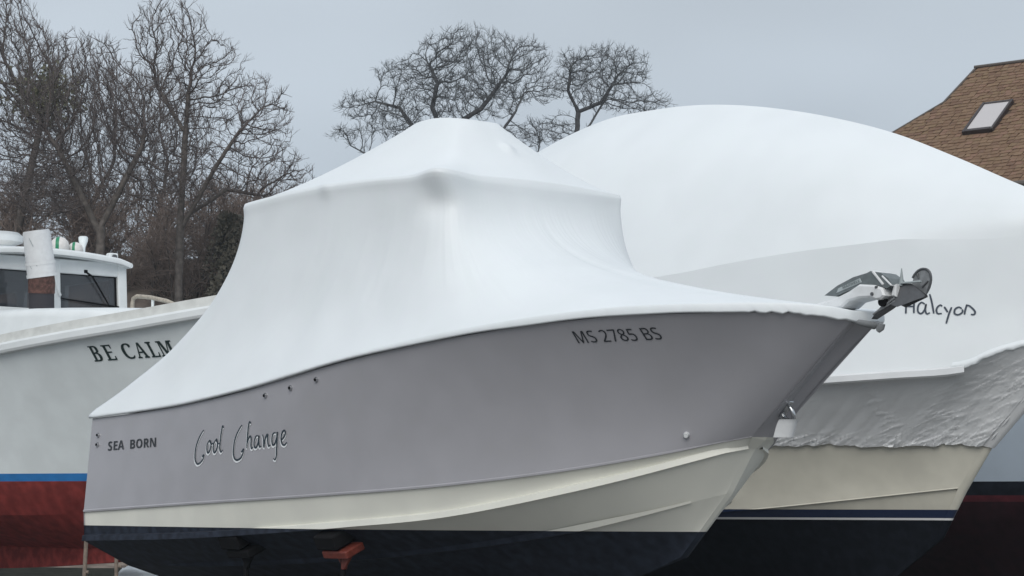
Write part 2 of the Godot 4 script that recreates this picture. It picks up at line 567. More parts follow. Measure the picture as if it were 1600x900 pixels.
func cool_change() -> void:
	cc_sheer = L([[0, 1.16, 2.222], [0.775, 1.205, 2.25], [1.54, 1.247, 2.298], [2.24, 1.277, 2.365], [2.81, 1.292, 2.443], [3.33, 1.294, 2.515], [3.9, 1.283, 2.583], [4.5, 1.235, 2.643], [5.06, 1.15, 2.69], [5.53, 1.03, 2.722], [5.96, 0.878, 2.739], [6.35, 0.702, 2.737], [6.67, 0.50, 2.733], [6.88, 0.345, 2.72], [7.0, 0.225, 2.70], [7.06, 0.125, 2.68]])
	cc_rub = L([[0, 1.23, 1.466], [1.55, 1.246, 1.532], [3.05, 1.18, 1.595], [4.25, 1.01, 1.665], [5.2, 0.72, 1.768], [5.8, 0.445, 1.872], [6.1, 0.235, 1.945], [6.21, 0.11, 1.975]])
	cc_chine = L([[0, 1.22, 1.235], [1.5, 1.215, 1.275], [2.3, 1.17, 1.315], [3.256, 1.10, 1.375], [4.19, 0.958, 1.452], [5.168, 0.683, 1.625], [5.58, 0.502, 1.725], [5.95, 0.284, 1.835], [6.08, 0.15, 1.884], [6.12, 0.06, 1.90]])
	cc_strake = L([[0, 0.8, 1.03], [2, 0.78, 1.09], [3.5, 0.66, 1.19], [4.868, 0.457, 1.355], [5.404, 0.324, 1.465], [5.80, 0.148, 1.571], [5.92, 0.04, 1.61]])
	cc_keel = L([[0, 0, 0.78], [2, 0, 0.79], [3.5, 0, 0.83], [4.5, 0, 0.93], [5.1, 0.0, 1.06], [5.5, 0.035, 1.19]])
	var at := frame(CC_X, CC_D, CC_A)
	var o := thing("motor_boat", "grey hulled motor boat with cream lower hull, named Cool Change, in the foreground", "boat", at)
	# grey topsides
	cc_side = panel(cc_rub, cc_sheer, 120, 14, 0.10, 0.35)
	var mb := MB.new()
	both(mb, cc_side)
	obj("topsides", mb, M.hull_grey, o)
	# the lower hull, inset a little under the grey
	mb = MB.new()
	both(mb, panel(cc_chine, cc_rub, 120, 6, 0.02, 0.5, 0.0).map(func(row): return row.map(func(p): return Vector3(p.x, p.y, maxf(p.z - 0.012, 0.0)))))
	both(mb, panel(cc_strake, cc_chine, 120, 6, 0.0, 0.4))
	both(mb, panel(cc_keel, cc_strake, 120, 6, 0.0, 0.4))
	var two := mb.cut(1.36)
	obj("lower_hull", two[0], M.cream, o)
	obj("bottom_paint", two[1], M.navy, o)
	# under edge of the grey band
	mb = MB.new()
	swept(mb, cc_rub, [[-0.03, 0.0], [0.004, 0.0], [0.006, 0.012], [0.0, 0.02]], 0.0, 1.0, 90)
	obj("knuckle", mb, M.hull_grey, o)
	# spray rail and lifting strake, one on each side
	for sd in [1.0, -1.0]:
		mb = MB.new()
		swept(mb, cc_chine, [[-0.02, 0.055], [0.02, 0.042], [0.026, 0.0], [-0.05, -0.004]], 0.0, 1.0, 90, 0.0, [sd])
		two = mb.cut(1.36)
		var sr := obj("spray_rail", two[0], M.cream, o)
		obj("chine_edge", two[1], M.navy, sr)
		mb = MB.new()
		swept(mb, cc_strake, [[0.05, 0.03], [0.028, -0.012], [-0.03, -0.014]], 0.1, 0.97, 80, 0.6, [sd])
		two = mb.cut(1.36)
		sr = obj("lifting_strake", two[0], M.cream, o)
		obj("painted_end", two[1], M.navy, sr)
	# stem between the two sides
	var stem := [on_line(cc_sheer, 1.0), on_line(cc_rub, 1.0), on_line(cc_chine, 1.0), on_line(cc_strake, 1.0), on_line(cc_keel, 1.0), Vector3(5.1, 1.06, 0.0)]
	mb = MB.new()
	for sd in [1.0, -1.0]:
		var g := []
		for k in stem.size() - 1:
			for q in 8:
				var p: Vector3 = stem[k].lerp(stem[k + 1], q / 8.0)
				var deep := 0.16 if k > 0 else lerpf(-0.34, 0.0, pow(q / 8.0, 2.0))
				var nose := Vector3(p.x + 0.004 + p.z * deep, p.y - 0.003 - p.z * deep * 0.75, 0.0)
				g.append([Vector3(p.x, p.y, p.z * sd), Vector3(p.x, p.y, p.z * sd).lerp(nose, 0.9), nose + Vector3(-0.001, 0, 0)])
		mb.grid(g, false, sd)
	two = mb.cut(1.975)
	obj("stem", two[0], M.hull_grey, o)
	two = two[1].cut(1.36)
	obj("stem", two[0], M.cream, o)
	obj("stem", two[1], M.navy, o)
	# transom
	mb = MB.new()
	var edge := [on_line(cc_sheer, 0), on_line(cc_rub, 0), on_line(cc_chine, 0), on_line(cc_strake, 0), on_line(cc_keel, 0)]
	for k in 4:
		var a: Vector3 = edge[k]
		var b: Vector3 = edge[k + 1]
		mb.quad(a, b, Vector3(b.x, b.y, -b.z), Vector3(a.x, a.y, -a.z), Vector3(-1, 0, 0))
	two = mb.cut(1.36)
	obj("transom", two[0], M.hull_grey, o)
	obj("transom", two[1], M.navy, o)
	# lettering
	lettering("maker_lettering", "SEA  BORN", ["Droid Sans"], true, cc_side, Vector2(0.30, 1.955), Vector2(1.035, 1.975), 0.074, -0.004, M.ink, o)
	lettering("registration_lettering", "MS 2785 BS", ["Droid Sans"], false, cc_side, Vector2(5.47, 2.580), Vector2(6.02, 2.588), 0.076, -0.006, M.ink, o)
	var script := [
		[[1.715, 2.092], [1.668, 2.051], [1.635, 2.008], [1.608, 1.96], [1.597, 1.905], [1.602, 1.862], [1.629, 1.837], [1.667, 1.845], [1.704, 1.871], [1.721, 1.904]],
		[[1.721, 1.904], [1.708, 1.90], [1.694, 1.889]],
		[[1.795, 2.013], [1.766, 1.984], [1.757, 1.947], [1.769, 1.919], [1.793, 1.93], [1.811, 1.962], [1.812, 1.995], [1.796, 2.012], [1.815, 1.985], [1.85, 1.992]],
		[[1.885, 2.02], [1.850, 1.983], [1.843, 1.94], [1.858, 1.919], [1.884, 1.937], [1.900, 1.972], [1.898, 2.005], [1.884, 2.02], [1.902, 1.99], [1.93, 1.985]],
		[[1.982, 2.10], [1.974, 2.117], [1.960, 2.094], [1.944, 2.04], [1.932, 1.976], [1.929, 1.944], [1.944, 1.922], [1.967, 1.938]],
		[[2.222, 2.118], [2.173, 2.073], [2.133, 2.021], [2.111, 1.963], [2.103, 1.91], [2.117, 1.872], [2.149, 1.861], [2.195, 1.876], [2.226, 1.913], [2.235, 1.945]],
		[[2.235, 1.945], [2.222, 1.93], [2.203, 1.918]],
		[[2.338, 2.126], [2.321, 2.138], [2.303, 2.102], [2.287, 2.023], [2.273, 1.945]],
		[[2.279, 1.975], [2.303, 2.018], [2.326, 2.033], [2.332, 2.007], [2.326, 1.959], [2.336, 1.943], [2.35, 1.955]],
		[[2.42, 2.035], [2.392, 2.03], [2.368, 1.99], [2.367, 1.955], [2.391, 1.951], [2.415, 1.985], [2.43, 2.034], [2.424, 1.984], [2.431, 1.952], [2.45, 1.962]],
		[[2.474, 2.043], [2.482, 1.999], [2.481, 1.95], [2.499, 2.004], [2.521, 2.035], [2.534, 2.04], [2.530, 1.995], [2.537, 1.957], [2.558, 1.968]],
		[[2.632, 2.054], [2.599, 2.046], [2.58, 2.004], [2.585, 1.966], [2.611, 1.974], [2.637, 2.017], [2.649, 2.058], [2.637, 1.986], [2.625, 1.923], [2.617, 1.882], [2.6, 1.858], [2.585, 1.869]],
		[[2.679, 1.995], [2.713, 2.014], [2.739, 2.046], [2.732, 2.067], [2.706, 2.054], [2.687, 2.011], [2.694, 1.972], [2.72, 1.963], [2.748, 1.982]]]
	strokes("name_lettering_edge", script, 0.026, cc_side, M.letter_white, o, 0.003, Vector2(-0.005, -0.009), 0.3)
	strokes("name_lettering", script, 0.0165, cc_side, M.ink_blue, o, 0.0055, Vector2.ZERO, 0.45)
	# through-hull fittings
	for q in [[2.527, 2.325, 0.020], [2.836, 2.37, 0.020], [3.137, 2.419, 0.020], [0.125, 2.083, 0.020], [0.127, 2.006, 0.020]]:
		var hit := on_grid(cc_side, q[0], q[1])
		if hit.is_empty(): continue
		var p: Vector3 = hit[0]
		var d: Vector3 = hit[1]
		mb = MB.new()
		mb.tube([p - d * 0.01, p + d * 0.008, p + d * 0.016], [q[2], q[2], q[2] * 0.75], 12)
		var fit := obj("hull_fitting", mb, M.steel, o)
		mb = MB.new()
		mb.tube([p + d * 0.010, p + d * 0.019], [q[2] * 0.55, q[2] * 0.55], 10)
		obj("opening", mb, M.rubber, fit)
	var dh := on_grid(cc_side, 5.92, 1.99)
	if not dh.is_empty():
		mb = MB.new()
		mb.tube([dh[0] - dh[1] * 0.01, dh[0] + dh[1] * 0.02, dh[0] + dh[1] * 0.026], [0.02, 0.02, 0.014], 12)
		obj("drain_fitting", mb, M.white_plastic, o)
	# bow eye
	mb = MB.new()
	var bc := Vector3(6.395, 2.15, 0.0)
	var ring := []
	var rr := []
	for k in 15:
		var a := PI * k / 14.0
		ring.append(bc + Vector3(0.075 * sin(a), -0.06 * sin(a), 0.0) + Vector3(0.03, 0.045, 0) * cos(a) + Vector3(0, 0, 0.02 * cos(a)))
		rr.append(0.014)
	mb.tube(ring, rr, 8)
	mb.box(bc + Vector3(0.012, 0.0, 0), Vector3(0.008, 0.07, 0.026), Basis(Vector3(0, 0, 1), -0.7), 0.004)
	obj("bow_eye", mb, M.steel, o)
	# bow pulpit arm with its dark upper housing
	mb = MB.new()
	mb.plate(PackedVector2Array([Vector2(6.80, 2.855), Vector2(6.905, 2.91), Vector2(7.035, 2.955), Vector2(7.146, 2.974), Vector2(7.172, 2.984), Vector2(7.252, 2.967), Vector2(7.311, 2.93), Vector2(7.34, 2.89), Vector2(7.30, 2.868), Vector2(7.216, 2.895), Vector2(7.094, 2.900), Vector2(6.981, 2.868), Vector2(6.893, 2.845)]), -0.075, 0.075, 0.008)
	var arm := obj("anchor_housing", mb, M.mid_metal, o)
	mb = MB.new()
	mb.plate(PackedVector2Array([Vector2(6.900, 2.864), Vector2(6.915, 2.893), Vector2(7.09, 2.945), Vector2(7.104, 2.918)]), 0.073, 0.079, 0.002)
	obj("maker_plate", mb, M.label_grey, arm)
	var flat_side := [[Vector3(6.5, 2.6, 0.079), Vector3(6.5, 3.2, 0.079)], [Vector3(7.6, 2.6, 0.079), Vector3(7.6, 3.2, 0.079)]]
	lettering("plate_lettering", "MAXWELL", ["Droid Sans"], true, flat_side, Vector2(6.955, 2.886), Vector2(7.092, 2.921), 0.018, -0.004, M.mid_metal, arm, 0.002)
	mb = MB.new()
	mb.box(Vector3(7.232, 2.937, 0.0), Vector3(0.008, 0.062, 0.084), Basis(Vector3(0, 0, 1), 0.75), 0.004)
	mb.box(Vector3(7.30, 2.915, 0.0), Vector3(0.006, 0.05, 0.082), Basis(Vector3(0, 0, 1), 0.85), 0.004)
	obj("clamp_strap", mb, M.white_plastic, arm)
	mb = MB.new()
	mb.plate(PackedVector2Array([Vector2(6.72, 2.80), Vector2(6.913, 2.835), Vector2(7.007, 2.866), Vector2(7.094, 2.906), Vector2(7.21, 2.894), Vector2(7.275, 2.872), Vector2(7.294, 2.823), Vector2(7.259, 2.801), Vector2(7.224, 2.800), Vector2(7.179, 2.818), Vector2(7.098, 2.819), Vector2(7.006, 2.806), Vector2(6.95, 2.77), Vector2(6.72, 2.74)]), -0.095, 0.095, 0.012)
	arm = obj("bow_roller_arm", mb, M.white_plastic, o)
	for q in [[7.20, 2.838, 0.013], [7.232, 2.878, 0.009]]:
		mb = MB.new()
		mb.tube([Vector3(q[0], q[1], 0.088), Vector3(q[0], q[1], 0.102)], [q[2], q[2] * 0.85], 12)
		obj("bolt", mb, M.dark_metal, arm)
	mb = MB.new()
	mb.tube([Vector3(7.245, 2.79, -0.06), Vector3(7.245, 2.79, 0.06)], [0.03, 0.03], 14)
	obj("roller", mb, M.rubber, arm)
	# bow rub cap at the tip of the stem
	mb = MB.new()
	mb.tube([Vector3(7.06, 2.68, 0.13), Vector3(7.10, 2.665, 0.075), Vector3(7.135, 2.65, 0.0), Vector3(7.10, 2.665, -0.075), Vector3(7.06, 2.68, -0.13)], [0.012, 0.02, 0.024, 0.02, 0.012], 10)
	mb.tube([Vector3(7.195, 2.66, 0.0), Vector3(7.185, 2.635, 0.0), Vector3(7.165, 2.615, 0)], [0.024, 0.026, 0.016], 10)
	obj("stem_cap", mb, M.galv, o)
	# anchor on the roller
	var an := thing("plough_anchor", "dark grey plough anchor stowed on the bow roller of the grey boat", "anchor", at)
	mb = MB.new()
	mb.plate(PackedVector2Array([Vector2(7.136, 2.690), Vector2(7.19, 2.745), Vector2(7.262, 2.803), Vector2(7.315, 2.83), Vector2(7.345, 2.83), Vector2(7.345, 2.79), Vector2(7.26, 2.745)]), -0.035, 0.035, 0.006)
	var shank := obj("shank", mb, M.dark_metal, an)
	mb = MB.new()
	mb.tube([Vector3(7.16, 2.716, 0.038), Vector3(7.33, 2.81, 0.038)], [0.007, 0.007], 6)
	mb.tube([Vector3(7.21, 2.738, 0.04), Vector3(7.335, 2.79, 0.04)], [0.005, 0.005], 6)
	obj("shank_rib", mb, M.galv, shank)
	# two ploughshares meeting at the ridge, as thin bent plates
	mb = MB.new()
	for s in [1.0, -1.0]:
		var a := Vector3(7.335, 2.895, 0.0)
		var b := Vector3(7.43, 2.893, 0.0)
		var c := Vector3(7.548, 2.815, 0.022 if s > 0.0 else -0.004)
		var d := Vector3(7.365, 2.762, 0.055 if s > 0.0 else -0.02)
		var e := Vector3(7.310, 2.78, 0.045 * s)
		var th := Vector3(0.0, 0.012, -0.004 * s)
		var outl := [a, b, c, d, e]
		for k in range(1, 4):
			mb.flat_tri(outl[0] , outl[k], outl[k + 1], Vector3(0, 0.1, s))
			mb.flat_tri(outl[0] - th, outl[k] - th, outl[k + 1] - th, Vector3(0, -0.1, -s))
		for k in 5:
			var p: Vector3 = outl[k]
			var q: Vector3 = outl[(k + 1) % 5]
			mb.quad(p, q, q - th, p - th, (p + q) * 0.5 - Vector3(7.42, 2.83, 0.05 * s))
	obj("fluke", mb, M.dark_metal, an)
	# rounded back plate behind the flukes
	mb = MB.new()
	var ol := PackedVector2Array()
	for k in 22:
		var a := TAU * k / 22.0
		ol.append(Vector2(7.474 + 0.072 * cos(a) * (1.0 + 0.12 * sin(a)) + 0.02 * sin(a), 2.888 + 0.094 * sin(a)))
	mb.plate(ol, -0.055, -0.035, 0.005)
	var disc := obj("back_plate", mb, M.galv, an)
	mb = MB.new()
	var rim := []
	var rimr := []
	for k in 15:
		var a := lerpf(-0.15, 0.85, k / 14.0) * PI
		rim.append(Vector3(7.474 + 0.074 * cos(a) * (1.0 + 0.12 * sin(a)) + 0.02 * sin(a), 2.888 + 0.094 * sin(a), -0.035))
		rimr.append(0.008)
	mb.tube(rim, rimr, 6)
	obj("rim", mb, M.dark_metal, disc)
	mb = MB.new()
	mb.tube([Vector3(7.49, 2.87, -0.03), Vector3(7.535, 2.905, -0.03)], [0.006, 0.004], 6)
	mb.tube([Vector3(7.452, 2.955, -0.03), Vector3(7.462, 2.925, -0.03)], [0.008, 0.004], 6)
	obj("stiffener", mb, M.dark_metal, disc)
	mb = MB.new()
	mb.box(Vector3(7.435, 2.90, 0.01), Vector3(0.075, 0.006, 0.012), Basis.IDENTITY, 0.003)
	mb.tube([Vector3(7.348, 2.885, 0.0), Vector3(7.355, 2.93, 0.0), Vector3(7.356, 2.992, 0.0)], [0.017, 0.011, 0.003], 8)
	obj("tripping_bar", mb, M.label_grey, an)
	mb = MB.new()
	mb.plate(PackedVector2Array([Vector2(7.305, 2.82), Vector2(7.345, 2.815), Vector2(7.348, 2.895), Vector2(7.325, 2.885)]), -0.05, 0.05, 0.008)
	obj("shank_head", mb, M.white_plastic, an)
	# wrapped white pad on the bow eye
	mb = MB.new()
	var pg := []
	for q in [[0.03, 0.06], [0.008, 0.052], [-0.006, 0.03], [-0.012, 0.0], [-0.012, -0.055]]:
		var row := []
		for k in 7:
			var a := lerpf(-1.0, 1.0, k / 6.0)
			row.append(Vector3(6.47 + q[0] * 0.4 - 0.07 * a * a + q[1] * 0.35, 2.025 + q[1], 0.085 * a))
		pg.append(row)
	mb.grid(pg, false, -1.0)
	pg = pg.map(func(r): return r.map(func(p): return p + Vector3(-0.006, 0, 0)))
	mb.grid(pg, false, 1.0)
	tag(obj("tape_patch", mb, M.white_plastic), "curved white patch taped over the stem below the bow eye", "patch").transform = at

# ---- its shrink-wrap cover
func cool_cover() -> void:
	var at := frame(CC_X, CC_D, CC_A)
	var o := thing("shrink_wrap_cover", "white shrink wrap cover stretched over the grey boat, peaked above its hardtop", "cover", at)
	# half loop from the aft centre round the starboard side to the bow, as [peak, top, gunwale]
	var half := []
	var hw := 0.90
	var ua := 1.62
	var uf := 4.03
	var wt := 3.835
	var push := func(tp: Vector3, out_p: Vector3):
		half.append([tp, out_p])
	for k in 16:      # transom
		var f := k / 16.0
		push.call(Vector3(ua, wt + 0.02 * cos(f * PI * 0.5), hw * f), Vector3(-0.02, 2.27, 1.16 * f))
	for k in 60:      # side
		var f := k / 60.0
		var p := on_line(cc_sheer, f * 4.15 / 7.06)
		var s := Vector3(lerpf(ua, uf, f), wt + 0.055 * sin(f * PI), hw)
		push.call(s, p)
	for k in 81:      # front
		var f := k / 80.0
		var p := on_line(cc_sheer, lerpf(4.15 / 7.06, 1.0, pow(f, 0.75)))
		push.call(Vector3(uf + 0.05 * sin(f * PI * 0.5), wt + 0.02 * sin(f * PI * 0.5), hw * (1.0 - f)), p)
	# round the corners of the top
	for rep in 9:
		var cp := half.duplicate(true)
		for i in range(1, half.size() - 1):
			half[i][0] = cp[i][0] * 0.5 + (cp[i - 1][0] + cp[i + 1][0]) * 0.25
	var loop := []
	for h in half:
		loop.append(h)
	for i in range(half.size() - 2, 0, -1):
		var h: Array = half[i]
		loop.append([Vector3(h[0].x, h[0].y, -h[0].z), Vector3(h[1].x, h[1].y, -h[1].z)])
	# the forward starboard corner is blunt: the plastic bridges it softly
	for rep in 130:
		var cp := loop.duplicate(true)
		for i in range(34, half.size() - 14):
			loop[i][0] = cp[i][0] * 0.5 + (cp[i - 1][0] + cp[i + 1][0]) * 0.25
	var n := loop.size()
	var fn := FastNoiseLite.new()
	fn.seed = 5; fn.frequency = 0.5; fn.fractal_octaves = 3
	var rows := []
	# the tent above the hardtop
	for j in 15:
		var x := j / 14.0
		var row := []
		for k in n:
			var tp: Vector3 = loop[k][0]
			var a := atan2(tp.z / 0.9, (tp.x - 2.85) / 1.2)
			var ca := cos(a)
			var sa := sin(a)
			var pk := Vector3(3.14 + 0.33 * signf(ca) * pow(absf(ca), 0.6), 4.40 - 0.03 * absf(ca), 0.24 * signf(sa) * pow(absf(sa), 0.6))
			var p := pk.lerp(tp, x)
			p.y = tp.y + (pk.y - tp.y) * (pow(1.0 - x, 1.35) * 0.9 + 0.1 * (1.0 - x))
			row.append(p)
		rows.append(row)
	var top := []
	for s in [0.0, 0.5, 0.85]:
		var row := []
		for k in n:
			var p: Vector3 = rows[0][k]
			row.append(Vector3(lerpf(3.14, p.x, s), p.y + 0.025 * (1.0 - s * s), p.z * s))
		top.append(row)
	rows = top + rows
	# down to the gunwale, hollow like a stretched skin
	for j in range(1, 41):
		var f := pow(j / 40.0, 2.3)
		var row := []
		for k in n:
			var tp: Vector3 = loop[k][0]
			var q: Vector3 = loop[k][1]
			var fore := smoothstep(3.0, 7.0, q.x)
			var band := lerpf(0.035, 0.06, smoothstep(3.0, 6.5, q.x))
			var end := Vector3(q.x, q.y + band, q.z)
			var ou := Vector3(q.x - 3.2, 0, q.z * 3.0).normalized()
			end += ou * 0.022
			var p := tp.lerp(end, f)
			var e := lerpf(0.47, 0.33, fore)
			p.y = tp.y + (end.y - tp.y) * pow(f, e)
			# lip that the hardtop edge pushes out
			var lip := exp(-pow((tp.y - p.y - 0.02) / 0.05, 2.0)) * 0.010
			p += ou * lip
			# shallow pulls and waves of the plastic
			var w := fn.get_noise_3d(p.x * 1.6, p.y * 0.7, p.z * 1.6) * 0.03 * sin(f * PI)
			p += ou * w
			# taut pulls running from the hardtop to the gunwale, puckered at the band
			var pull := fn.get_noise_2d(k * 2.6, 50.0 + f * 1.5) * 0.006 * sin(sqrt(f) * PI) + fn.get_noise_2d(k * 7.0, 90.0 + f * 2.0) * 0.003 * smoothstep(0.72, 0.98, f)
			p += ou * pull
			row.append(p)
		rows.append(row)
	# hard points that poke out under the plastic
	var pokes := [[Vector3(3.96, 3.85, 0.82), 0.17, 0.12, Vector3(0.55, 0.25, 0.75)], [Vector3(3.97, 3.66, 0.86), 0.13, -0.05, Vector3(0.55, 0.0, 0.75)], [Vector3(2.74, 3.87, 0.9), 0.07, 0.022, Vector3(0, 0.2, 1)], [Vector3(3.72, 4.17, -0.05), 0.06, 0.05, Vector3(0.6, 0.8, 0.2)]]
	for row in rows:
		for k in n:
			for q in pokes:
				var d2: float = row[k].distance_squared_to(q[0])
				row[k] += q[3].normalized() * q[2] * exp(-d2 / (q[1] * q[1]))
	var mb := MB.new()
	mb.grid(rows, true, 1.0)
	# is the first normal up?
	if mb.n[0].y < 0.0:
		mb = MB.new()
		mb.grid(rows, true, -1.0)
	obj("skin", mb, M.wrap, o)
	# rolled band round the gunwale, cut a little ragged near the bow
	var last: Array = rows[rows.size() - 1]
	var g := []
	for k in n:
		var q: Vector3 = loop[k][1]
		var p: Vector3 = last[k]
		var ou := Vector3(q.x - 3.2, 0, q.z * 3.0).normalized()
		var rag := (fn.get_noise_2d(k * 9.0, 3.0) * 0.018 + fn.get_noise_2d(k * 31.0, 9.0) * 0.012) * smoothstep(6.3, 6.9, q.x) - 0.012 * smoothstep(6.6, 7.0, q.x)
		var low := q.y + rag + 0.002 * sin(k * 0.31)
		g.append([p, p + ou * 0.008 + Vector3(0, -0.012, 0), Vector3(q.x, low + 0.012, q.z) + ou * 0.034, Vector3(q.x, low, q.z) + ou * 0.026, Vector3(q.x, low + 0.006, q.z) - ou * 0.01])
	g.append(g[0])
	mb = MB.new()
	mb.grid(g, false, 1.0)
	if mb.n[5].dot(Vector3(-1, 0, 0)) < 0.0:
		mb = MB.new()
		mb.grid(g, false, -1.0)
	obj("gunwale_band", mb, M.wrap, o)

# ------------------------------------------------------------------ Halcyon
const HA_X := 3.846
const HA_D := 20.5
const HA_A := 48.0

func halcyon() -> void:
	var at := frame(HA_X, HA_D, HA_A)
	var sheer := L([[-9.5, 1.6, 2.55], [-6, 1.75, 2.5], [-3, 1.65, 2.53], [-2, 1.5, 2.56], [-1, 1.22, 2.595], [-0.44, 1.0, 2.62], [0.02, 0.79, 2.645], [0.48, 0.54, 2.675], [0.59, 0.48, 2.70], [0.77, 0.37, 2.79], [0.95, 0.25, 2.845], [1.35, 0.05, 2.93]])
	var mid := L([[-9.5, 1.7, 1.95], [-6, 1.72, 1.97], [-3, 1.38, 2.02], [-2, 1.08, 2.04], [-1.1, 0.74, 2.045], [-0.69, 0.54, 2.035], [-0.13, 0.26, 2.03], [0.38, 0.045, 2.03]])
	var chine := L([[-9.5, 1.6, 1.2], [-6, 1.55, 1.22], [-3, 1.13, 1.38], [-1.6, 0.709, 1.479], [-0.963, 0.484, 1.543], [-0.427, 0.254, 1.603], [-0.05, 0.11, 1.645], [0.1, 0.06, 1.66]])
	var keel := L([[-9.5, 0, 0.6], [-4, 0, 0.62], [-1.5, 0, 0.68], [-0.75, 0, 0.85], [-0.15, 0.035, 1.25]])
	var o := thing("cabin_cruiser", "cream hulled cabin cruiser with navy boot stripe, behind the grey boat", "boat", at)
	var mb := MB.new()
	both(mb, panel(mid, sheer, 80, 8, 0.05, 0.4))
	both(mb, panel(chine, mid, 80, 6, 0.03, 0.5))
	both(mb, panel(keel, chine, 80, 6, 0.0, 0.5).map(func(row): return row.map(func(p): return Vector3(p.x, p.y, maxf(p.z - 0.022, 0.0)))))
	var stem := [on_line(sheer, 1.0), on_line(mid, 1.0), on_line(chine, 1.0), on_line(keel, 1.0), Vector3(-0.75, 0.85, 0)]
	var g := []
	for k in stem.size() - 1:
		for q in 8:
			var p: Vector3 = stem[k].lerp(stem[k + 1], q / 8.0)
			g.append([p, Vector3(p.x + 0.03, p.y - 0.02, p.z * 0.55), Vector3(p.x + 0.04, p.y - 0.025, 0), Vector3(p.x + 0.03, p.y - 0.02, -p.z * 0.55), Vector3(p.x, p.y, -p.z)])
	mb.grid(g, false, 1.0)
	var e := [on_line(sheer, 0), on_line(mid, 0), on_line(chine, 0), on_line(keel, 0)]
	for k in 3:
		mb.quad(e[k], e[k + 1], Vector3(e[k + 1].x, e[k + 1].y, -e[k + 1].z), Vector3(e[k].x, e[k].y, -e[k].z), Vector3(-1, 0, 0))
	var two := mb.cut(1.475)
	obj("hull", two[0], M.cream_old, o)
	two = two[1].cut(1.402)
	obj("boot_stripe", two[0], M.stripe_navy, o)
	two = two[1].cut(1.383)
	obj("pinstripe", two[0], M.stripe_white, o)
	obj("bottom_paint", two[1], M.black_bottom, o)
	mb = MB.new()
	swept(mb, chine, [[0.0, 0.012], [0.006, 0.0], [-0.04, -0.004]], 0.1, 1.0, 80, 0.0)
	obj("chine_rail", mb.cut(1.475)[0], M.cream_old, o)
	# cover
	var c := thing("shrink_wrap_cover", "tall domed white shrink wrap cover with Halcyon handwritten near its bow", "cover", at)
	var rail := L([[-9.6, 1.45, 3.25], [-8, 1.55, 3.38], [-5, 1.55, 3.48], [-3, 1.5, 3.54], [-2, 1.35, 3.60], [-1.43, 1.21, 3.67], [-0.82, 1.04, 3.73], [-0.27, 0.84, 3.77], [0.1, 0.68, 3.80], [0.5, 0.5, 3.83], [0.81, 0.34, 3.85], [1.05, 0.2, 3.88], [1.40, 0.03, 3.92]])
	var ridge := L([[-9.7, 0, 3.5], [-8.4, 0, 4.0], [-7, 0, 4.62], [-5.8, 0, 5.06], [-4.76, 0, 5.35], [-4, 0, 5.445], [-3.29, 0, 5.435], [-2.77, 0, 5.39], [-2.11, 0, 5.28], [-1.32, 0, 5.09], [-0.57, 0, 4.85], [0.13, 0, 4.55], [0.8, 0, 4.24], [1.19, 0, 4.08], [1.42, 0, 3.93]])
	var fn := FastNoiseLite.new()
	fn.seed = 9; fn.frequency = 0.35; fn.fractal_octaves = 3
	var side := []
	var dome := []
	for i in 201:
		var t := i / 200.0
		var s := on_line(sheer, t)
		var r := on_line(rail, t)
		var d := on_line(ridge, t)
		var row := []
		for j in 13:
			var f := j / 12.0
			var p := (s + Vector3(0, 0.0, 0.035)).lerp(r, f)
			p.z -= 0.035 * sin(f * PI) * smoothstep(0.0, 0.3, s.z)
			p.z += 0.012 * fn.get_noise_2d(p.x * 2.0, p.y * 2.0) * sin(f * PI)
			row.append(p)
		side.append(row)
		row = []
		for j in 25:
			var f := j / 24.0
			var p := r.lerp(d, f)
			var b := sin(f * PI) * (0.10 + 0.16 * smoothstep(0.4, 1.6, d.y - r.y))
			p += Vector3(0, 0.85, 0.55) * b * minf(r.z, 1.0)
			p += Vector3(0, 0.7, 0.7) * 0.02 * fn.get_noise_2d(p.x * 1.2, p.z * 1.2) * sin(f * PI)
			p += Vector3(0, 0.75, 0.65) * 0.010 * (absf(sin(p.x * 1.9 + 0.4)) - 0.6) * sin(f * PI) * smoothstep(0.1, 0.5, r.z)
			p += Vector3(0, 0.7, 0.7) * 0.03 * exp(-pow((p.x - 0.86 - (p.y - 3.9) * 1.2) / 0.10, 2.0)) * exp(-pow((f - 0.13) / 0.05, 2.0))
			row.append(p)
		dome.append(row)
	# a crisp fold at the rail aft, which rounds off towards the bow
	for i in side.size():
		var soft := smoothstep(174.0, 192.0, i)
		if soft <= 0.0: continue
		var all_rows: Array = side[i] + dome[i].slice(1)
		var cp := all_rows.duplicate()
		for rep in 16:
			for j in range(5, 22):
				all_rows[j] = cp[j].lerp((cp[j - 1] + cp[j + 1]) * 0.5, 0.6 * soft)
			cp = all_rows.duplicate()
		side[i] = all_rows.slice(0, 13)
		dome[i] = all_rows.slice(12)
	mb = MB.new()
	both(mb, side)
	both(mb, dome)
	# aft face
	var af: Array = side[0] + dome[0].slice(1)
	for k in af.size() - 1:
		mb.quad(af[k], af[k + 1], Vector3(af[k + 1].x, af[k + 1].y, -af[k + 1].z), Vector3(af[k].x, af[k].y, -af[k].z), Vector3(-1, 0, 0))
	obj("skin", mb, M.wrap, c)
	# heat-shrunk skirt below the sheer, wrinkled
	var wr := FastNoiseLite.new()
	wr.seed = 21; wr.frequency = 1.0; wr.fractal_octaves = 2
	wr.noise_type = FastNoiseLite.TYPE_SIMPLEX_SMOOTH
	var sk := []
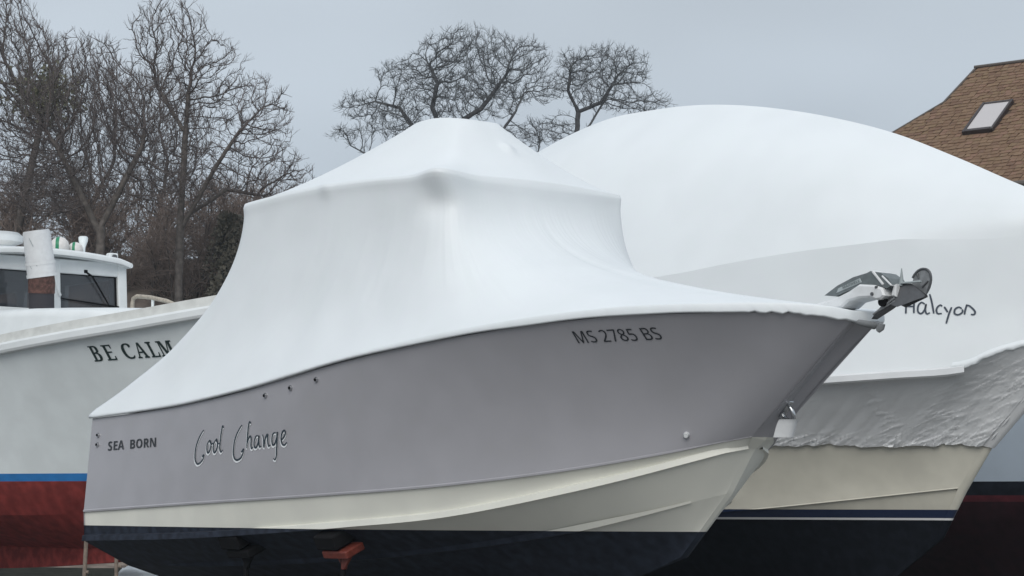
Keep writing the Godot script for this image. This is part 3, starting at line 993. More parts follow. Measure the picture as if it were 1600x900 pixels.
	for i in 421:
		var t := 1.0 - pow(1.0 - i / 420.0, 1.35)
		var a := on_line(sheer, t)
		var b := on_line(mid, t)
		a.z += 0.03
		var low := 0.012 * wr.get_noise_2d(t * 90.0, 4.0) - 0.008 + 0.03 * maxf(0.0, wr.get_noise_2d(t * 30.0, 40.0))
		b.y += low
		b.z += 0.022
		var row := []
		for j in 61:
			var f := j / 60.0
			var p := a.lerp(b, f)
			var s := on_line(sheer, t)
			p.z -= 0.05 * smoothstep(0.4, 0.85, t) * (1.0 - 0.7 * smoothstep(0.9, 1.0, t)) * 4.0 * f * (1.0 - f) * 0.8
			var q := Vector2(p.x * 0.94 + p.y * 0.34, p.y * 0.94 - p.x * 0.34)
			var big := wr.get_noise_2d(q.x * 1.3, q.y * 4.0)
			var mask := smoothstep(0.0, 0.4, wr.get_noise_2d(p.x * 1.5 + 9.0, p.y * 1.9)) * 0.7 + 0.9 * smoothstep(0.70, 1.0, f) + 0.6 * smoothstep(0.15, 0.8, s.x)
			var fold := pow(1.0 - clampf(absf(wr.get_noise_2d(q.x * 1.9 + 40.0, q.y * 13.0)) / 0.22, 0.0, 1.0), 2.0)
			var fold2 := pow(1.0 - clampf(absf(wr.get_noise_2d(q.x * 6.0 + 70.0, q.y * 20.0 + p.x * 4.0)) / 0.16, 0.0, 1.0), 2.0)
			var dz := (0.007 * big + (0.013 * fold + 0.007 * fold2) * mask) * smoothstep(0.0, 0.12, f)
			p.z = maxf(p.z + dz + 0.012, 0.03 * (1.0 - f))
			row.append(p)
		sk.append(row)
	mb = MB.new()
	both(mb, sk)
	g = []
	for k in 13:
		var p: Vector3 = on_line(sheer, 1.0).lerp(on_line(mid, 1.0), k / 12.0)
		var z := p.z + 0.02
		g.append([Vector3(p.x - 0.03, p.y, z + 0.015), Vector3(p.x + 0.045, p.y - 0.02, z * 0.6), Vector3(p.x + 0.06, p.y - 0.03, 0), Vector3(p.x + 0.045, p.y - 0.02, -z * 0.6), Vector3(p.x - 0.03, p.y, -z - 0.015)])
	mb.grid(g, false, 1.0)
	obj("skirt", mb, M.wrap_skirt, c)
	mb = MB.new()
	swept(mb, sheer, [[0.03, 0.015], [0.052, 0.0], [0.055, -0.05], [0.035, -0.065], [0.0, -0.06]], 0.0, 0.925, 90)
	obj("sheer_band", mb, M.wrap_skirt, c)
	# torn bright edge at the bow
	g = []
	for i in 61:
		var t := lerpf(0.918, 1.0, i / 60.0)
		var p := on_line(sheer, t)
		var r1 := 0.006 * wr.get_noise_2d(i * 0.12, 1.0)
		var r2 := 0.012 * wr.get_noise_2d(i * 0.16, 60.0)
		g.append([p + Vector3(0, 0.05 + r1, 0.03), p + Vector3(0, 0.025 + r2 * 0.4, 0.05 + r1), p + Vector3(0, -0.012 + r2, 0.055), p + Vector3(0, -0.01 + r2, 0.02)])
	mb = MB.new()
	both(mb, g)
	obj("torn_edge", mb, M.wrap, c)
	# strands of tape along the stem
	for q in [[0.72, 2.36, 0.2], [0.52, 2.17, 0.16], [0.42, 2.07, 0.1]]:
		mb = MB.new()
		var p := Vector3(q[0] + 0.03, q[1], 0.05)
		mb.tube([p, p + Vector3(q[2] * 0.45, q[2] * 0.38, 0.015), p + Vector3(q[2] * 0.8, q[2] * 0.8, 0.0)], [0.006, 0.012, 0.004], 6)
		obj("tape_strand", mb, M.white_plastic, c)
	# handwritten name
	var hand := [
		[[-0.047, 3.251], [-0.046, 3.201], [-0.045, 3.148]], [[0.043, 3.251], [0.044, 3.202], [0.047, 3.149]], [[-0.046, 3.213], [0.0, 3.209], [0.044, 3.208]],
		[[0.166, 3.224], [0.128, 3.240], [0.093, 3.211], [0.092, 3.162], [0.13, 3.144], [0.167, 3.176], [0.180, 3.222], [0.174, 3.175], [0.192, 3.140], [0.226, 3.150]],
		[[0.219, 3.309], [0.24, 3.252], [0.258, 3.189], [0.27, 3.142]],
		[[0.361, 3.202], [0.340, 3.212], [0.310, 3.196], [0.298, 3.168], [0.312, 3.141], [0.36, 3.140]],
		[[0.385, 3.197], [0.424, 3.150]], [[0.467, 3.191], [0.439, 3.135], [0.41, 3.053]],
		[[0.579, 3.176], [0.545, 3.190], [0.505, 3.172], [0.500, 3.138], [0.540, 3.125], [0.585, 3.145], [0.586, 3.170]],
		[[0.610, 3.126], [0.617, 3.162], [0.636, 3.211]], [[0.630, 3.205], [0.665, 3.197], [0.712, 3.163], [0.726, 3.140], [0.712, 3.124], [0.680, 3.126]]]
	hand = hand.map(func(st): return st.map(func(q): return [0.08 + (q[0] + 0.047) * 0.68, q[1]]))
	strokes("name_lettering", hand, 0.015, side, M.ink_soft, c, 0.006, Vector2.ZERO, 0.2)

# ------------------------------------------------------------------ the lobster boat on the left
const BE_X := -4.165
const BE_D := 26.0
const BE_A := 48.0

func be_calm() -> void:
	var at := frame(BE_X, BE_D, BE_A)
	var sheer := L([[-8.5, 1.3, 2.75], [-5, 1.7, 2.80], [-3, 1.75, 2.93], [-1.5, 1.64, 3.09], [-0.41, 1.48, 3.21], [0.48, 1.23, 3.31], [1.24, 0.92, 3.40], [2.01, 0.49, 3.52], [2.6, 0.05, 3.62]])
	var boot := L([[-8.5, 1.1, 1.86], [-5, 1.5, 1.845], [-3, 1.48, 1.84], [-1.1, 1.04, 1.84], [-0.1, 0.62, 1.84], [0.9, 0.22, 1.845], [1.6, 0.045, 1.86]])
	var bilge := L([[-8.5, 0.95, 1.62], [-5, 1.35, 1.46], [-3, 1.28, 1.40], [-1, 0.78, 1.38], [0, 0.36, 1.42], [0.9, 0.09, 1.45], [1.1, 0.04, 1.48]])
	var keel_top := L([[-8.5, 0.06, 1.45], [-5, 0.08, 1.1], [-3, 0.08, 1.0], [-1, 0.07, 1.0], [0, 0.05, 1.08], [0.6, 0.03, 1.18]])
	var keel_low := L([[-8.5, 0.06, 0.62], [-3, 0.06, 0.73], [-1, 0.06, 0.82], [0, 0.05, 0.91], [0.5, 0.03, 1.08]])
	var o := thing("lobster_boat", "white lobster boat with blue boot stripe and red bottom, named Be Calm", "boat", at)
	var mb := MB.new()
	var top_side := panel(boot, sheer, 70, 10, 0.03, 0.4)
	both(mb, top_side)
	both(mb, panel(bilge, boot, 70, 6, -0.03, 0.0))
	both(mb, panel(keel_top, bilge, 70, 8, -0.10, 0.0))
	both(mb, panel(keel_low, keel_top, 70, 2, 0.0))
	var stem := [on_line(sheer, 1), on_line(boot, 1), on_line(bilge, 1), on_line(keel_top, 1), on_line(keel_low, 1)]
	for k in 4:
		var a: Vector3 = stem[k]
		var b: Vector3 = stem[k + 1]
		mb.quad(a, b, Vector3(b.x, b.y, -b.z), Vector3(a.x, a.y, -a.z), Vector3(1, -0.3, 0))
	var e := [on_line(sheer, 0), on_line(boot, 0), on_line(bilge, 0), on_line(keel_top, 0), on_line(keel_low, 0)]
	for k in 4:
		mb.quad(e[k], e[k + 1], Vector3(e[k + 1].x, e[k + 1].y, -e[k + 1].z), Vector3(e[k].x, e[k].y, -e[k].z), Vector3(-1, 0, 0))
	var kg := []
	for i in 41:
		var p := on_line(keel_low, i / 40.0)
		kg.append([p, Vector3(p.x, p.y, -p.z)])
	mb.grid(kg, false, 1.0)
	var two := mb.cut(1.84)
	obj("topsides", two[0], M.white_hull, o)
	two = two[1].cut(1.755)
	obj("boot_stripe", two[0], M.stripe_blue, o)
	obj("bottom_paint", two[1], M.red_bottom, o)
	mb = MB.new()
	swept(mb, sheer, [[0.0, 0.03], [0.045, 0.025], [0.06, 0.0], [0.06, -0.06], [0.045, -0.085], [-0.005, -0.09]], 0.0, 1.0, 70)
	obj("sheer_guard", mb, M.white_gel, o)
	mb = MB.new()
	swept(mb, sheer, [[0.0, 0.02], [-0.02, 0.13], [-0.08, 0.13], [-0.09, 0.0]], 0.0, 1.0, 70)
	obj("toe_rail", mb, M.toe, o)
	# deck
	var dg := []
	for i in 51:
		var p := on_line(sheer, i / 50.0)
		var row := []
		for j in 9:
			var s := lerpf(1.0, -1.0, j / 8.0)
			row.append(Vector3(p.x, p.y - 0.02 + 0.08 * (1.0 - s * s), (p.z - 0.04) * s))
		dg.append(row)
	mb = MB.new()
	mb.grid(dg, false, 1.0)
	obj("deck", mb, M.white_gel, o)
	# trunk cabin ahead of the wheelhouse
	var tg := []
	for q in [[-2.4, 1.22, 3.67], [-1.5, 1.2, 3.68], [-0.6, 1.02, 3.66], [0.2, 0.78, 3.62], [0.55, 0.62, 3.56], [0.66, 0.5, 3.3]]:
		var row := []
		for s in [[1.05, -0.6], [1.02, -0.3], [1.0, -0.1], [0.97, -0.04], [0.9, 0.0], [0.5, 0.03], [0.0, 0.045], [-0.5, 0.03], [-0.9, 0.0], [-0.97, -0.04], [-1.0, -0.1], [-1.02, -0.3], [-1.05, -0.6]]:
			row.append(Vector3(q[0], q[2] + s[1], q[1] * s[0]))
		tg.append(row)
	mb = MB.new()
	mb.grid(tg, false, 1.0)
	obj("trunk_cabin", mb, M.white_gel, o)
	# wheelhouse: front raked aft a little
	var rake := Basis(Vector3(0, 0, 1), 0.07)
	var wh := obj("wheelhouse", _wheelhouse_walls(), M.white_hull, o)
	for q in [[-1.07, 0.062, "corner_post"], [1.07, 0.062, "corner_post"], [-0.145, 0.065, "window_post"]]:
		mb = MB.new()
		mb.box(Vector3(-2.03, 4.02, q[0]), Vector3(0.045, 0.36, q[1]), rake, 0.012)
		obj(q[2], mb, M.white_gel, wh)
	mb = MB.new()
	mb.box(Vector3(-2.062, 4.31, 0), Vector3(0.04, 0.085, 1.125), rake, 0.01)
	obj("header", mb, M.white_gel, wh)
	mb = MB.new()
	mb.box(Vector3(-2.0, 3.68, 0), Vector3(0.05, 0.10, 1.125), rake, 0.01)
	obj("window_sill", mb, M.white_gel, wh)
	for q in [[-1.008, -0.21], [-0.08, 1.008]]:
		mb = MB.new()
		mb.box(Vector3(-2.045, 4.0, (q[0] + q[1]) * 0.5), Vector3(0.006, 0.235, absf(q[1] - q[0]) * 0.5), rake, 0.001)
		var pane := obj("windscreen_pane", mb, M.glass, wh)
		mb = MB.new()
		for s in [[q[0] + 0.012, q[0] + 0.012, 3.77, 4.235], [q[1] - 0.012, q[1] - 0.012, 3.77, 4.235], [q[0], q[1], 3.775, 3.775], [q[0], q[1], 4.228, 4.228]]:
			var xa: float = -2.032 - (s[2] - 4.0) * 0.07
			var xb: float = -2.032 - (s[3] - 4.0) * 0.07
			mb.tube([Vector3(xa, s[2], s[0]), Vector3(xb, s[3], s[1])], [0.012, 0.012], 5)
		obj("gasket", mb, M.rubber, pane)
	# wipers
	mb = MB.new()
	mb.tube([Vector3(-2.025, 4.26, -0.57), Vector3(-2.005, 4.21, -0.65), Vector3(-1.995, 3.85, -0.90)], [0.014, 0.012, 0.008], 6)
	mb.box(Vector3(-2.03, 4.265, -0.565), Vector3(0.02, 0.02, 0.025), rake, 0.005)
	obj("wiper", mb, M.rubber, wh)
	mb = MB.new()
	mb.tube([Vector3(-1.99, 3.925, -0.20), Vector3(-1.985, 3.86, -1.01)], [0.009, 0.013], 6)
	obj("wiper", mb, M.rubber, wh)
	mb = MB.new()
	mb.tube([Vector3(-2.0, 4.2, -0.10), Vector3(-1.97, 3.95, -0.19)], [0.022, 0.02], 8)
	obj("wiper_motor_cover", mb, M.white_gel, wh)
	# inside: helm seat, console, grab handle
	mb = MB.new()
	mb.box(Vector3(-2.5, 3.75, -0.5), Vector3(0.25, 0.09, 0.42), Basis.IDENTITY, 0.03)
	mb.box(Vector3(-2.55, 3.80, 0.55), Vector3(0.22, 0.06, 0.4), Basis.IDENTITY, 0.03)
	mb.box(Vector3(-3.2, 3.75, 0.7), Vector3(0.06, 0.3, 0.25), Basis.IDENTITY, 0.03)
	obj("dashboard", mb, M.mid_metal, wh)
	# roof with camber and visor
	var rg := []
	for q in [[-1.86, 0.0], [-1.85, 0.045], [-1.90, 0.075], [-3.0, 0.12], [-5.4, 0.10], [-5.42, 0.0]]:
		var row := []
		for j in 17:
			var s := lerpf(1.0, -1.0, j / 16.0)
			row.append(Vector3(q[0] - 0.05 * s * s, 4.355 + q[1] + 0.07 * (1.0 - s * s) - 0.02 * smoothstep(0.9, 1.0, absf(s)), 1.13 * s))
		rg.append(row)
	mb = MB.new()
	mb.grid(rg, false, 1.0)
	var under := []
	for q in [[-1.86, 0.0], [-5.42, 0.0]]:
		var row := []
		for j in 17:
			var s := lerpf(1.0, -1.0, j / 16.0)
			row.append(Vector3(q[0] - 0.05 * s * s, 4.352 + q[1] + 0.07 * (1.0 - s * s) - 0.02 * smoothstep(0.9, 1.0, absf(s)), 1.13 * s))
		under.append(row)
	mb.grid(under, false, -1.0)
	for s in [1.0, -1.0]:
		mb.tube([Vector3(-1.91, 4.365, 1.125 * s), Vector3(-3.0, 4.395, 1.125 * s), Vector3(-5.46, 4.385, 1.125 * s)], [0.034, 0.045, 0.04], 8)
	obj("roof", mb, M.white_gel, o)
	# exhaust stack with an upturned white bucket
	mb = MB.new()
	mb.tube([Vector3(-1.5, 3.6, 0.33), Vector3(-1.5, 3.95, 0.34)], [0.145, 0.145], 20)
	obj("exhaust_stack", mb, M.cabin_dark, o)
	mb = MB.new()
	mb.tube([Vector3(-1.5, 3.92, 0.34), Vector3(-1.49, 4.03, 0.345), Vector3(-1.48, 4.2, 0.37)], [0.152, 0.155, 0.15], 20)
	obj("rusty_pipe", mb, M.rust, o)
	var bk := thing("bucket", "white plastic bucket upturned over the exhaust stack of the lobster boat", "bucket", at)
	mb = MB.new()
	var b0 := Vector3(-1.485, 4.115, 0.345)
	var ax := Vector3(0.0, 1.0, 0.17).normalized()
	mb.tube([b0 - ax * 0.01, b0, b0 + ax * 0.03, b0 + ax * 0.033, b0 + ax * 0.13, b0 + ax * 0.135, b0 + ax * 0.17, b0 + ax * 0.175, b0 + ax * 0.50, b0 + ax * 0.53, b0 + ax * 0.535], [0.172, 0.178, 0.178, 0.168, 0.166, 0.174, 0.174, 0.164, 0.158, 0.15, 0.02], 28)
	obj("bucket_wall", mb, M.white_plastic, bk)
	mb = MB.new()
	for q in [[0.33, 0.9, 0.30], [0.38, 1.02, 0.36], [0.10, 0.8, 0.05], [0.07, 1.25, 0.12]]:
		var a0: float = q[1]
		mb.tube([b0 + ax * q[0] + Vector3(cos(a0), 0, sin(a0)) * 0.166, b0 + ax * (q[0] + 0.05) + Vector3(cos(a0 + 0.12), 0, sin(a0 + 0.12)) * 0.166], [0.006, 0.003], 5)
	obj("scuff_mark", mb, M.label_grey, bk)
	# things on the roof
	var d := thing("radar_dome", "low white round radar dome on the lobster boat's roof, at the photo's left edge", "radar", at)
	mb = MB.new()
	mb.tube([Vector3(-2.6, 4.50, 0.30), Vector3(-2.6, 4.56, 0.30), Vector3(-2.6, 4.60, 0.30), Vector3(-2.6, 4.675, 0.30), Vector3(-2.6, 4.715, 0.30), Vector3(-2.6, 4.73, 0.30)], [0.2, 0.2, 0.30, 0.30, 0.25, 0.08], 28)
	obj("dome", mb, M.white_gel, d)
	mb = MB.new()
	mb.box(Vector3(-2.6, 4.49, 0.30), Vector3(0.16, 0.03, 0.16), Basis.IDENTITY, 0.01)
	obj("mount", mb, M.galv, d)
	for q in [[-0.55, 0.115, "larger round white float with a green band on the lobster boat's roof", 4.615], [-0.77, 0.092, "smaller round white float with a green band, right of the larger one", 4.59]]:
		var bu := thing("round_float", q[2], "float", at.translated_local(Vector3(-2.6, q[3], q[0])), "green banded floats on the roof")
		var tilt := Basis(Vector3(0, 1, 0), 0.9) * Basis(Vector3(1, 0, 0), 0.35)
		for part in [["ball", 0.0, PI, 1.0], ["green_band", 1.25, 1.62, 1.012], ["end_cap", 2.45, 3.1, 1.01]]:
			var gg := []
			for i in 15:
				var th := lerpf(part[1], part[2], i / 14.0)
				var row := []
				for k in 24:
					var ph := TAU * k / 24.0
					row.append(tilt * (Vector3(-cos(th), sin(th) * cos(ph), sin(th) * sin(ph)) * q[1] * part[3]))
				gg.append(row)
			mb = MB.new()
			mb.grid(gg, true, 1.0)
			obj(part[0], mb, M.green_paint if part[0] == "green_band" else M.buoy_white, bu)
	var h := thing("horn_antenna", "slim pale cone antenna standing on the lobster boat's roof, right of the floats", "antenna", at)
	mb = MB.new()
	mb.tube([Vector3(-2.6, 4.49, -0.88), Vector3(-2.6, 4.62, -0.88), Vector3(-2.6, 4.70, -0.88), Vector3(-2.6, 4.745, -0.88), Vector3(-2.6, 4.76, -0.88)], [0.022, 0.028, 0.055, 0.06, 0.045], 14)
	obj("cone", mb, M.white_hull, h)
	mb = MB.new()
	mb.tube([Vector3(-2.6, 4.43, -0.88), Vector3(-2.6, 4.50, -0.88)], [0.05, 0.03], 12)
	obj("base", mb, M.white_hull, h)
	var cam := thing("deck_light", "small white box light on the front edge of the lobster boat's roof", "light", at)
	mb = MB.new()
	mb.box(Vector3(-2.1, 4.465, -0.98), Vector3(0.05, 0.055, 0.062), Basis.IDENTITY, 0.015)
	obj("housing", mb, M.white_gel, cam)
	mb = MB.new()
	mb.tube([Vector3(-2.05, 4.47, -0.98), Vector3(-2.03, 4.47, -0.98)], [0.035, 0.03], 14)
	obj("lens", mb, M.dark_metal, cam)
	# bow handrail on the far side
	mb = MB.new()
	var rp := [Vector3(-1.67, 3.25, -1.0), Vector3(-1.67, 3.88, -1.0), Vector3(-1.645, 3.945, -1.0), Vector3(-1.57, 3.965, -1.0), Vector3(-1.25, 3.93, -0.98), Vector3(-0.85, 3.86, -0.95), Vector3(-0.72, 3.83, -0.95), Vector3(-0.70, 3.3, -0.95)]
	var rad := []
	for k in rp.size(): rad.append(0.026)
	mb.tube(rp, rad, 8)
	var ra := obj("hand_rail", mb, M.pale_wood, o)
	mb = MB.new()
	mb.tube([Vector3(-1.2, 3.93, -0.98), Vector3(-1.2, 3.2, -0.98)], [0.018, 0.018], 8)
	obj("stanchion", mb, M.white_hull, ra)
	var nm := Node3D.new()
	nm.name = "name_lettering"
	o.add_child(nm)
	for q in [["B", 140.0, 157.0], ["E", 164.0, 181.0], ["C", 196.0, 213.0], ["A", 217.0, 236.0], ["L", 239.0, 254.0], ["M", 256.0, 280.0]]:
		var ua: float = 0.655 + (q[1] - 138.0) * 0.0063
		var ub: float = 0.655 + (q[2] - 138.0) * 0.0063
		lettering("letter", q[0], ["Droid Serif"], true, top_side, Vector2(ua, 3.018 + (ua - 0.655) * 0.047), Vector2(ub, 3.018 + (ub - 0.655) * 0.047), 0.158, 0.0, M.ink_green, nm, 0.006)

func _wheelhouse_walls() -> MB:
	var mb := MB.new()
	for s in [1.0, -1.0]:
		mb.box(Vector3(-3.7, 3.35, 1.09 * s), Vector3(1.62, 0.42, 0.03), Basis.IDENTITY, 0.008)
		mb.box(Vector3(-3.7, 4.28, 1.09 * s), Vector3(1.62, 0.07, 0.03), Basis.IDENTITY, 0.008)
		for x in [-2.2, -3.4, -4.4, -5.25]:
			mb.box(Vector3(x, 4.0, 1.09 * s), Vector3(0.09, 0.24, 0.03), Basis.IDENTITY, 0.008)
	mb.box(Vector3(-5.3, 3.6, 0), Vector3(0.03, 0.77, 1.05), Basis.IDENTITY, 0.008)
	mb.box(Vector3(-2.06, 3.3, 0), Vector3(0.03, 0.3, 1.05), Basis.IDENTITY, 0.008)
	return mb

# ------------------------------------------------------------------ the blue boat beyond Halcyon
func blue_boat() -> void:
	var at := frame(7.4, 25.4, 48.0)
	var sheer := L([[-9, 1.5, 2.9], [-5, 1.7, 3.0], [-3, 1.6, 3.1], [-1.5, 1.3, 3.2], [0, 0.8, 3.35], [1.6, 0.04, 3.5]])
	var water := L([[-9, 1.4, 1.755], [-5, 1.5, 1.755], [-3, 1.25, 1.755], [-1.5, 0.8, 1.755], [0, 0.3, 1.755], [0.8, 0.04, 1.76]])
	var bilge := L([[-9, 1.1, 1.3], [-5, 1.2, 1.2], [-3, 0.95, 1.15], [-1.5, 0.5, 1.2], [0, 0.1, 1.35], [0.3, 0.04, 1.4]])
	var keel := L([[-9, 0, 0.9], [-5, 0, 0.45], [-3, 0, 0.40], [-1.5, 0, 0.45], [-0.2, 0.02, 0.9]])
	var o := thing("sailing_yacht", "pale blue hulled boat with dark red bottom, glimpsed at the photo's right edge", "boat", at)
	var mb := MB.new()
	both(mb, panel(water, sheer, 50, 8, 0.0))
	both(mb, panel(bilge, water, 50, 6, -0.08, 0.0))
	both(mb, panel(keel, bilge, 50, 4, 0.0))
	var dg := []
	for i in 31:
		var p := on_line(sheer, i / 30.0)
		dg.append([p, Vector3(p.x, p.y + 0.05, 0), Vector3(p.x, p.y, -p.z)])
	mb.grid(dg, false, 1.0)
	var e := [on_line(sheer, 0), on_line(water, 0), on_line(bilge, 0), on_line(keel, 0)]
	for k in 3:
		mb.quad(e[k], e[k + 1], Vector3(e[k + 1].x, e[k + 1].y, -e[k + 1].z), Vector3(e[k].x, e[k].y, -e[k].z), Vector3(-1, 0, 0))
	var two := mb.cut(1.755)
	obj("topsides", two[0], M.blue_hull, o)
	two = two[1].cut(1.60)
	obj("boot_stripe", two[0], M.black_bottom, o)
	two = two[1].cut(1.53)
	obj("red_stripe", two[0], M.dull_red, o)
	obj("bottom_paint", two[1], M.dark_red, o)

# ------------------------------------------------------------------ supports
func jack_stand(at: Transform3D, top: Vector3, plate_mat: Material, label: String) -> void:
	var o := thing("boat_stand", label, "boat stand", at.translated_local(Vector3(top.x, 0, top.z)), "boat stands under the hulls")
	var mb := MB.new()
	var tl := Basis(Vector3(1, 0, 0), 0.42)
	mb.box(Vector3(0, top.y - 0.055, 0.0), Vector3(0.14, 0.03, 0.09), tl, 0.01)
	var plate := obj("top_plate", mb, plate_mat, o)
	mb = MB.new()
	for s in [-1.0, 1.0]:
		mb.plate(PackedVector2Array([Vector2(0.125 * s, top.y - 0.08), Vector2(0.03 * s, top.y - 0.19), Vector2(0.0, top.y - 0.19), Vector2(0.0, top.y - 0.08)]), -0.02 + 0.02 * s, 0.02 * s, 0.003)
	obj("bracket", mb, plate_mat, plate)
	mb = MB.new()
	mb.box(Vector3(-0.05, top.y + 0.028, 0.05), Vector3(0.12, 0.055, 0.09), tl, 0.012)
	obj("pad", mb, M.rubber, o)
	mb = MB.new()
	mb.tube([Vector3(0, top.y - 0.1, 0), Vector3(0, 0.45, 0)], [0.02, 0.02], 10)
	obj("screw", mb, M.rubber, o)
	mb = MB.new()
	mb.tube([Vector3(0, 0.62, 0), Vector3(0, 0.3, 0)], [0.04, 0.045], 12)
	obj("collar", mb, M.dark_metal, o)
	for k in 3:
		var a := TAU * k / 3.0 + 0.5
		mb = MB.new()
		mb.tube([Vector3(0, 0.55, 0), Vector3(cos(a) * 0.38, 0.03, sin(a) * 0.38)], [0.022, 0.022], 8)
		mb.box(Vector3(cos(a) * 0.38, 0.012, sin(a) * 0.38), Vector3(0.05, 0.012, 0.05), Basis.IDENTITY, 0.004)
		obj("leg", mb, M.dark_metal, o)

func supports() -> void:
	var cc := frame(CC_X, CC_D, CC_A)
	jack_stand(cc, Vector3(3.12, 1.265, 1.02), M.orange, "boat stand with an orange top under the grey boat's starboard chine")
	jack_stand(cc, Vector3(2.0, 1.25, 1.06), M.rubber, "black topped boat stand under the grey boat, aft of the orange one")
	jack_stand(cc, Vector3(2.6, 1.22, -0.95), M.orange, "boat stand under the grey boat's far side")
	var ha := frame(HA_X, HA_D, HA_A)
	jack_stand(ha, Vector3(-4.0, 1.15, 1.1), M.dark_metal, "boat stand under the cream cruiser's near side")
	for q in [[CC_X, CC_D, CC_A, 1.0, 0.775, "timber keel block under the stern of the grey boat"], [CC_X, CC_D, CC_A, 3.6, 0.82, "timber keel block under the middle of the grey boat"], [HA_X, HA_D, HA_A, -4.0, 0.61, "timber keel block under the cream cruiser"], [BE_X, BE_D, BE_A, -5.5, 0.675, "timber keel block under the lobster boat"], [7.4, 25.4, 48.0, -3.0, 0.39, "timber keel block under the pale blue boat"]]:
		var o := thing("keel_block", q[5], "keel block", frame(q[0], q[1], q[2]).translated_local(Vector3(q[3], 0, 0)), "keel blocks under the hulls")
		var top: float = q[4]
		var lv := 4
		for k in lv:
			var h := top / lv
			for s in [-1.0, 1.0]:
				var mb := MB.new()
				var hs := Vector3(0.45, h * 0.5 - 0.001, 0.08) if k % 2 == 0 else Vector3(0.08, h * 0.5 - 0.001, 0.45)
				mb.box(Vector3(0.0 if k % 2 == 0 else 0.3 * s, h * (k + 0.5), 0.3 * s if k % 2 == 0 else 0.0), hs, Basis.IDENTITY, 0.008)
				obj("timber", mb, M.wood, o)
	# slim poles by the lobster boat
	for q in [[-4.165, 22.8, 0.98, 0.045, 1.20, "slim weathered pole at the grey boat's stern"], [-4.12, 24.6, 1.4, -0.01, 1.02, "second slim pole, right of the one at the grey boat's stern"]]:
		var x := 0.0
		var mb := MB.new()
		mb.tube([Vector3(0, 0, 0), Vector3(q[3], q[4], 0)], [0.022, 0.02], 10)
		mb.tube([Vector3(q[3] * 0.45, 0.86, 0.0), Vector3(q[3] * 0.45 + 0.05, 0.86, 0.0)], [0.012, 0.018], 8)
		var o := obj("support_pole", mb, M.wood)
		o.position = Vector3(q[0] + x, 0, -q[1])
		tag(o, q[5], "pole", "poles by the red keel")
	# a white tarp heaped into a low peak, seen under the hulls
	var fn := FastNoiseLite.new()
	fn.seed = 3; fn.frequency = 2.0
	var g := []
	for i in 13:
		var f := i / 12.0
		var row := []
		for k in 28:
			var a := TAU * k / 28.0
			var r := 0.03 + 0.27 * f
			r *= 1.0 + 0.25 * fn.get_noise_2d(cos(a) * 0.6, sin(a) * 0.6)
			row.append(Vector3(cos(a) * r * 1.15, 0.78 - 0.20 * pow(f, 0.8) - 0.57 * smoothstep(0.72, 1.0, f) + 0.03 * fn.get_noise_2d(cos(a) * 3.0, f * 3.0), sin(a) * r))
		g.append(row)
	var mb2 := MB.new()
	mb2.grid(g, true, -1.0)
	if mb2.n[40].y < 0.0:
		mb2 = MB.new()
		mb2.grid(g, true, 1.0)
	var tp := obj("tarp", mb2, M.wrap)
	tp.position = Vector3(-4.98, -0.03, -31.5)
	tag(tp, "small white peaked tarp seen low under the stern of the grey boat", "tarp")

